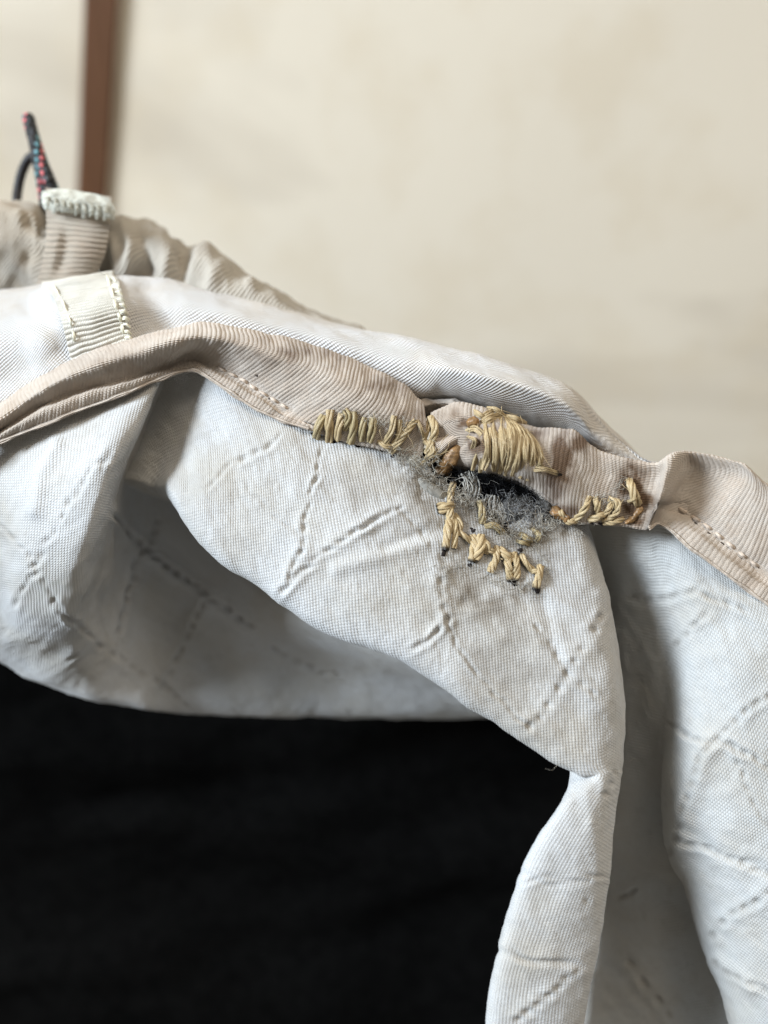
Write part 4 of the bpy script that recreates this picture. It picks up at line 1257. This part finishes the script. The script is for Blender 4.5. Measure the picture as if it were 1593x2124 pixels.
for (x, y, a, l) in [(200, 800, -80, 34), (1165, 1582, 200, 36), (1297, 1580, 5, 26), (205, 558, -60, 26), (1015, 855, -60, 24), (1025, 870, -45, 20), (440, 1150, 100, 12), (985, 1470, 160, 14)]:
    d = depth(x, y, "lobe", "ribL", "ribR", "outer", "inner")
    ar = math.radians(a)
    hairs.append([(x, y, d - .1), (x + l * .3 * math.cos(ar), y - l * .3 * math.sin(ar) + 2, d - .7), (x + l * .7 * math.cos(ar + .3), y - l * .7 * math.sin(ar + .3), d - 1), (x + l * math.cos(ar), y - l * math.sin(ar), d - 1)])
fibres("loose_hairs", hairs, 0.028, M_FRAY, "single stray hairs on the cloth")
fibres("frayed_fibres", fuzz(45, reg([(92, 408), (140, 418), (190, 428), (236, 444)], 8), 20, 14.5, 1.5), 0.05, M_MELT, "fuzz on the melted end of the loop")

# ------------------------------------------------------------------ machine seam stitches
def seam(pts, surf, gap=26, L=22, wpx=6, mat=M_SEAM, lift=.25, name="seam_stitch"):
    pts = np.array(pts, float)
    s = np.concatenate([[0], np.cumsum(np.linalg.norm(np.diff(pts, axis=0), axis=1))])
    x = 0
    while x + L < s[-1]:
        q = [(np.interp(x + f * L, s, pts[:, 0]), np.interp(x + f * L, s, pts[:, 1])) for f in (0, .5, 1)]
        stitch(q, wpx, .8, mat, lift=lift, name=name, surf=surf, sink=.35, nf=3)
        x += gap * rnd.uniform(.95, 1.05)


M_SEAMB = m_plain("seam_thread_beige", (0.55, 0.46, 0.38), 0.7)
seam([(452, 762), (495, 784), (550, 818), (600, 851)], ["ribL"], 25, 21, 6, M_SEAMB)
seam([(1405, 1052), (1432, 1068), (1482, 1103), (1532, 1145), (1592, 1190)], ["ribR"], 31, 26, 6, M_SEAMB, .3)
seam([(112, 592), (126, 618), (141, 650), (152, 690), (162, 745)], ["tabA"], 34, 30, 6, lift=.3)
seam([(222, 572), (232, 605), (243, 640), (252, 675), (260, 705)], ["tabA"], 26, 23, 6, lift=.3)
for y in np.arange(578, 700, 13.5):       # zigzag overlock on the right edge of the tab
    x = np.interp(y, [572, 612, 668, 712], [236, 254, 266, 274])
    stitch([(x - 12, y + 2), (x - 4, y + 1), (x + 3, y + 7)], 6.5, .8, M_SEAM, lift=.4, name="overlock_stitch", surf=["tabA"], sink=.1, nf=3)
for (x, y) in [(1418, 1060), (1443, 1087), (1470, 1107), (1498, 1128), (1542, 1155), (1575, 1178), (533, 777), (560, 828)]:
    d = depth(x, y, "ribR", "ribL")
    lump("needle_hole", [(x - 5, y - 3, d + .1), (x, y, d + .08), (x + 5, y + 3, d + .1)], .22, M_HOLE, BAG, 6, 8, 1, .3, .5)

# raised selvedge along the lower edge of the binding
for pts, sf in [([(0, 918), (95, 880), (180, 846), (268, 814), (343, 783), (393, 768), (425, 779), (475, 813), (528, 847), (583, 872), (640, 890)], "ribL"),
                ([(1345, 1096), (1365, 1087), (1392, 1102), (1440, 1144), (1498, 1186), (1553, 1227), (1610, 1270)], "ribR")]:
    pts = np.array(pts, float)
    P3 = []
    for q in catmull(pts, 60):
        P3.append(P(q[0], q[1], depth(q[0], q[1] - 3, sf) - .05))
    strand_mesh("selvedge", np.array(P3), 0.42, .9, M_RIB, BAG, seg=300, around=6, twist=1.5, nf=2, seed=3, endw=1)

# ------------------------------------------------------------------ draw cord
t = NT("cord_braid")
tc, u, v = t.uv()
row = t.math('FLOOR', t.math('DIVIDE', u, 1.15))
ang = t.math('ADD', t.math('MULTIPLY', v, 6.0), t.math('MULTIPLY', row, 0.5))
cell = t.math('FLOOR', ang)
fx = t.math('ABSOLUTE', t.math('SUBTRACT', t.math('FRACT', t.math('DIVIDE', u, 1.15)), 0.5))
fy = t.math('ABSOLUTE', t.math('SUBTRACT', t.math('FRACT', ang), 0.5))
mask = t.math('LESS_THAN', t.math('ADD', fx, fy), 0.42)
kk = t.math('MODULO', t.math('ADD', cell, t.math('MULTIPLY', row, 3.0)), 4.0)
red = t.math('MULTIPLY', mask, t.math('LESS_THAN', t.math('ABSOLUTE', t.math('SUBTRACT', kk, 1.0)), .5))
teal = t.math('MULTIPLY', mask, t.math('LESS_THAN', t.math('ABSOLUTE', t.math('SUBTRACT', kk, 2.0)), .5))
c = t.mix(red, (0.012, 0.013, 0.016, 1), (0.72, 0.16, 0.17, 1))
c = t.mix(teal, c, (0.14, 0.33, 0.38, 1))
hb = t.math('SUBTRACT', 0.6, t.math('ADD', fx, fy))
t.bump(hb, 0.0004)
M_CORD = t.fin(c, 0.55, 0.1, 0.4)
M_CORDK = m_plain("cord_black", (0.016, 0.014, 0.016), .55, .4)
CORD = empty("draw_cord", None, "thin black braided draw cord flecked coral and teal, looped up behind the bag", "cord")


def cord(name, pts, wpx, mat, label=None):
    pts3 = np.array([P(*q) for q in pts])
    n, around = 150, 24
    c_ = catmull(pts3, n, even_t(pts3, n))
    T = np.gradient(c_, axis=0)
    T /= np.linalg.norm(T, axis=1, keepdims=True)
    N = np.cross(T, FWD)
    N /= np.linalg.norm(N, axis=1, keepdims=True)
    B = np.cross(T, N)
    s = np.linspace(0, 1, n)
    L = np.linalg.norm(np.diff(c_, axis=0), axis=1).sum() * 1e3
    a = np.linspace(0, 2 * math.pi, around + 1)
    S, A = np.meshgrid(s, a, indexing='ij')
    rd = wpx * .0628 * 1.25 / 2
    end = np.sqrt(np.clip(1 - np.clip(1 - S * L / rd, 0, 1) ** 2, 0.001, 1))
    r = rd * end * (1 + .06 * np.cos(8 * A) * np.cos(S * L * 2 * math.pi / 1.6))
    co = c_[:, None] + N[:, None] * (r * np.cos(A) * 1e-3)[..., None] + B[:, None] * (r * np.sin(A) * 1e-3)[..., None]
    uv = np.stack([S * L, A / (2 * math.pi)], -1)
    o = mesh_from(name, co, grid_faces(n, around + 1), mat, CORD, uv)
    if label:
        o["label"] = label
    return o


cord("cord_strand", [(57, 236, 27), (64, 265, 26.5), (74, 300, 26), (88, 340, 26), (104, 378, 26), (120, 420, 28), (128, 460, 31)], 25, M_CORD, "right strand flecked coral and teal")
cord("cord_strand", [(62, 256, 28), (70, 290, 28), (78, 330, 28), (86, 370, 28), (92, 410, 29), (96, 450, 31)], 24, M_CORD, "middle strand flecked coral and teal")
cord("cord_strand", [(76, 318, 30), (58, 332, 31), (44, 362, 31), (37, 395, 31), (34, 425, 30.5), (33, 460, 33)], 19, M_CORDK, "plain black strand curving off to the left")

# ------------------------------------------------------------------ sub-parts go under the part they belong to
from mathutils import Matrix
byname = {o.name: o for o in COL.objects}
LOBE, BINL, BINR = byname["lining"], byname["edge_binding"], byname["edge_binding.001"]
for o in list(COL.objects):
    if o.parent is not BAG or o.type != 'MESH':
        continue
    k = o.name.split('.')[0]
    c = np.array([v.co[:] for v in list(o.data.vertices)[:200:5]]).mean(0)
    x, y, _ = pix(c)
    if k in ("stitch", "singed_knot", "glue_blob", "loose_filaments", "selvedge", "needle_hole"):
        o.parent = LOBE if (y > 995 and x < 1150 and k != "needle_hole") else (BINL if x < 886 else BINR)
    elif k == "seam_stitch":
        o.parent = byname["webbing_tab"] if (x < 290 and y < 770) else (BINL if x < 886 else BINR)
    elif k == "overlock_stitch":
        o.parent = byname["webbing_tab"]
    elif k in ("frayed_end", "frayed_loop"):
        o.parent = byname["webbing_loop"]
    elif k in ("torn_yarns", "torn_scrap", "rolled_edge"):
        o.parent = LOBE
    elif k == "torn_ribbon_layer":
        o.parent = BINL
for root, loc in ((BAG, P(800, 2124, 20)), (CORD, P(80, 440, 30))):
    root.location = loc
    inv = Matrix.Translation(-Vector(loc))
    for ch in root.children:
        ch.matrix_parent_inverse = inv
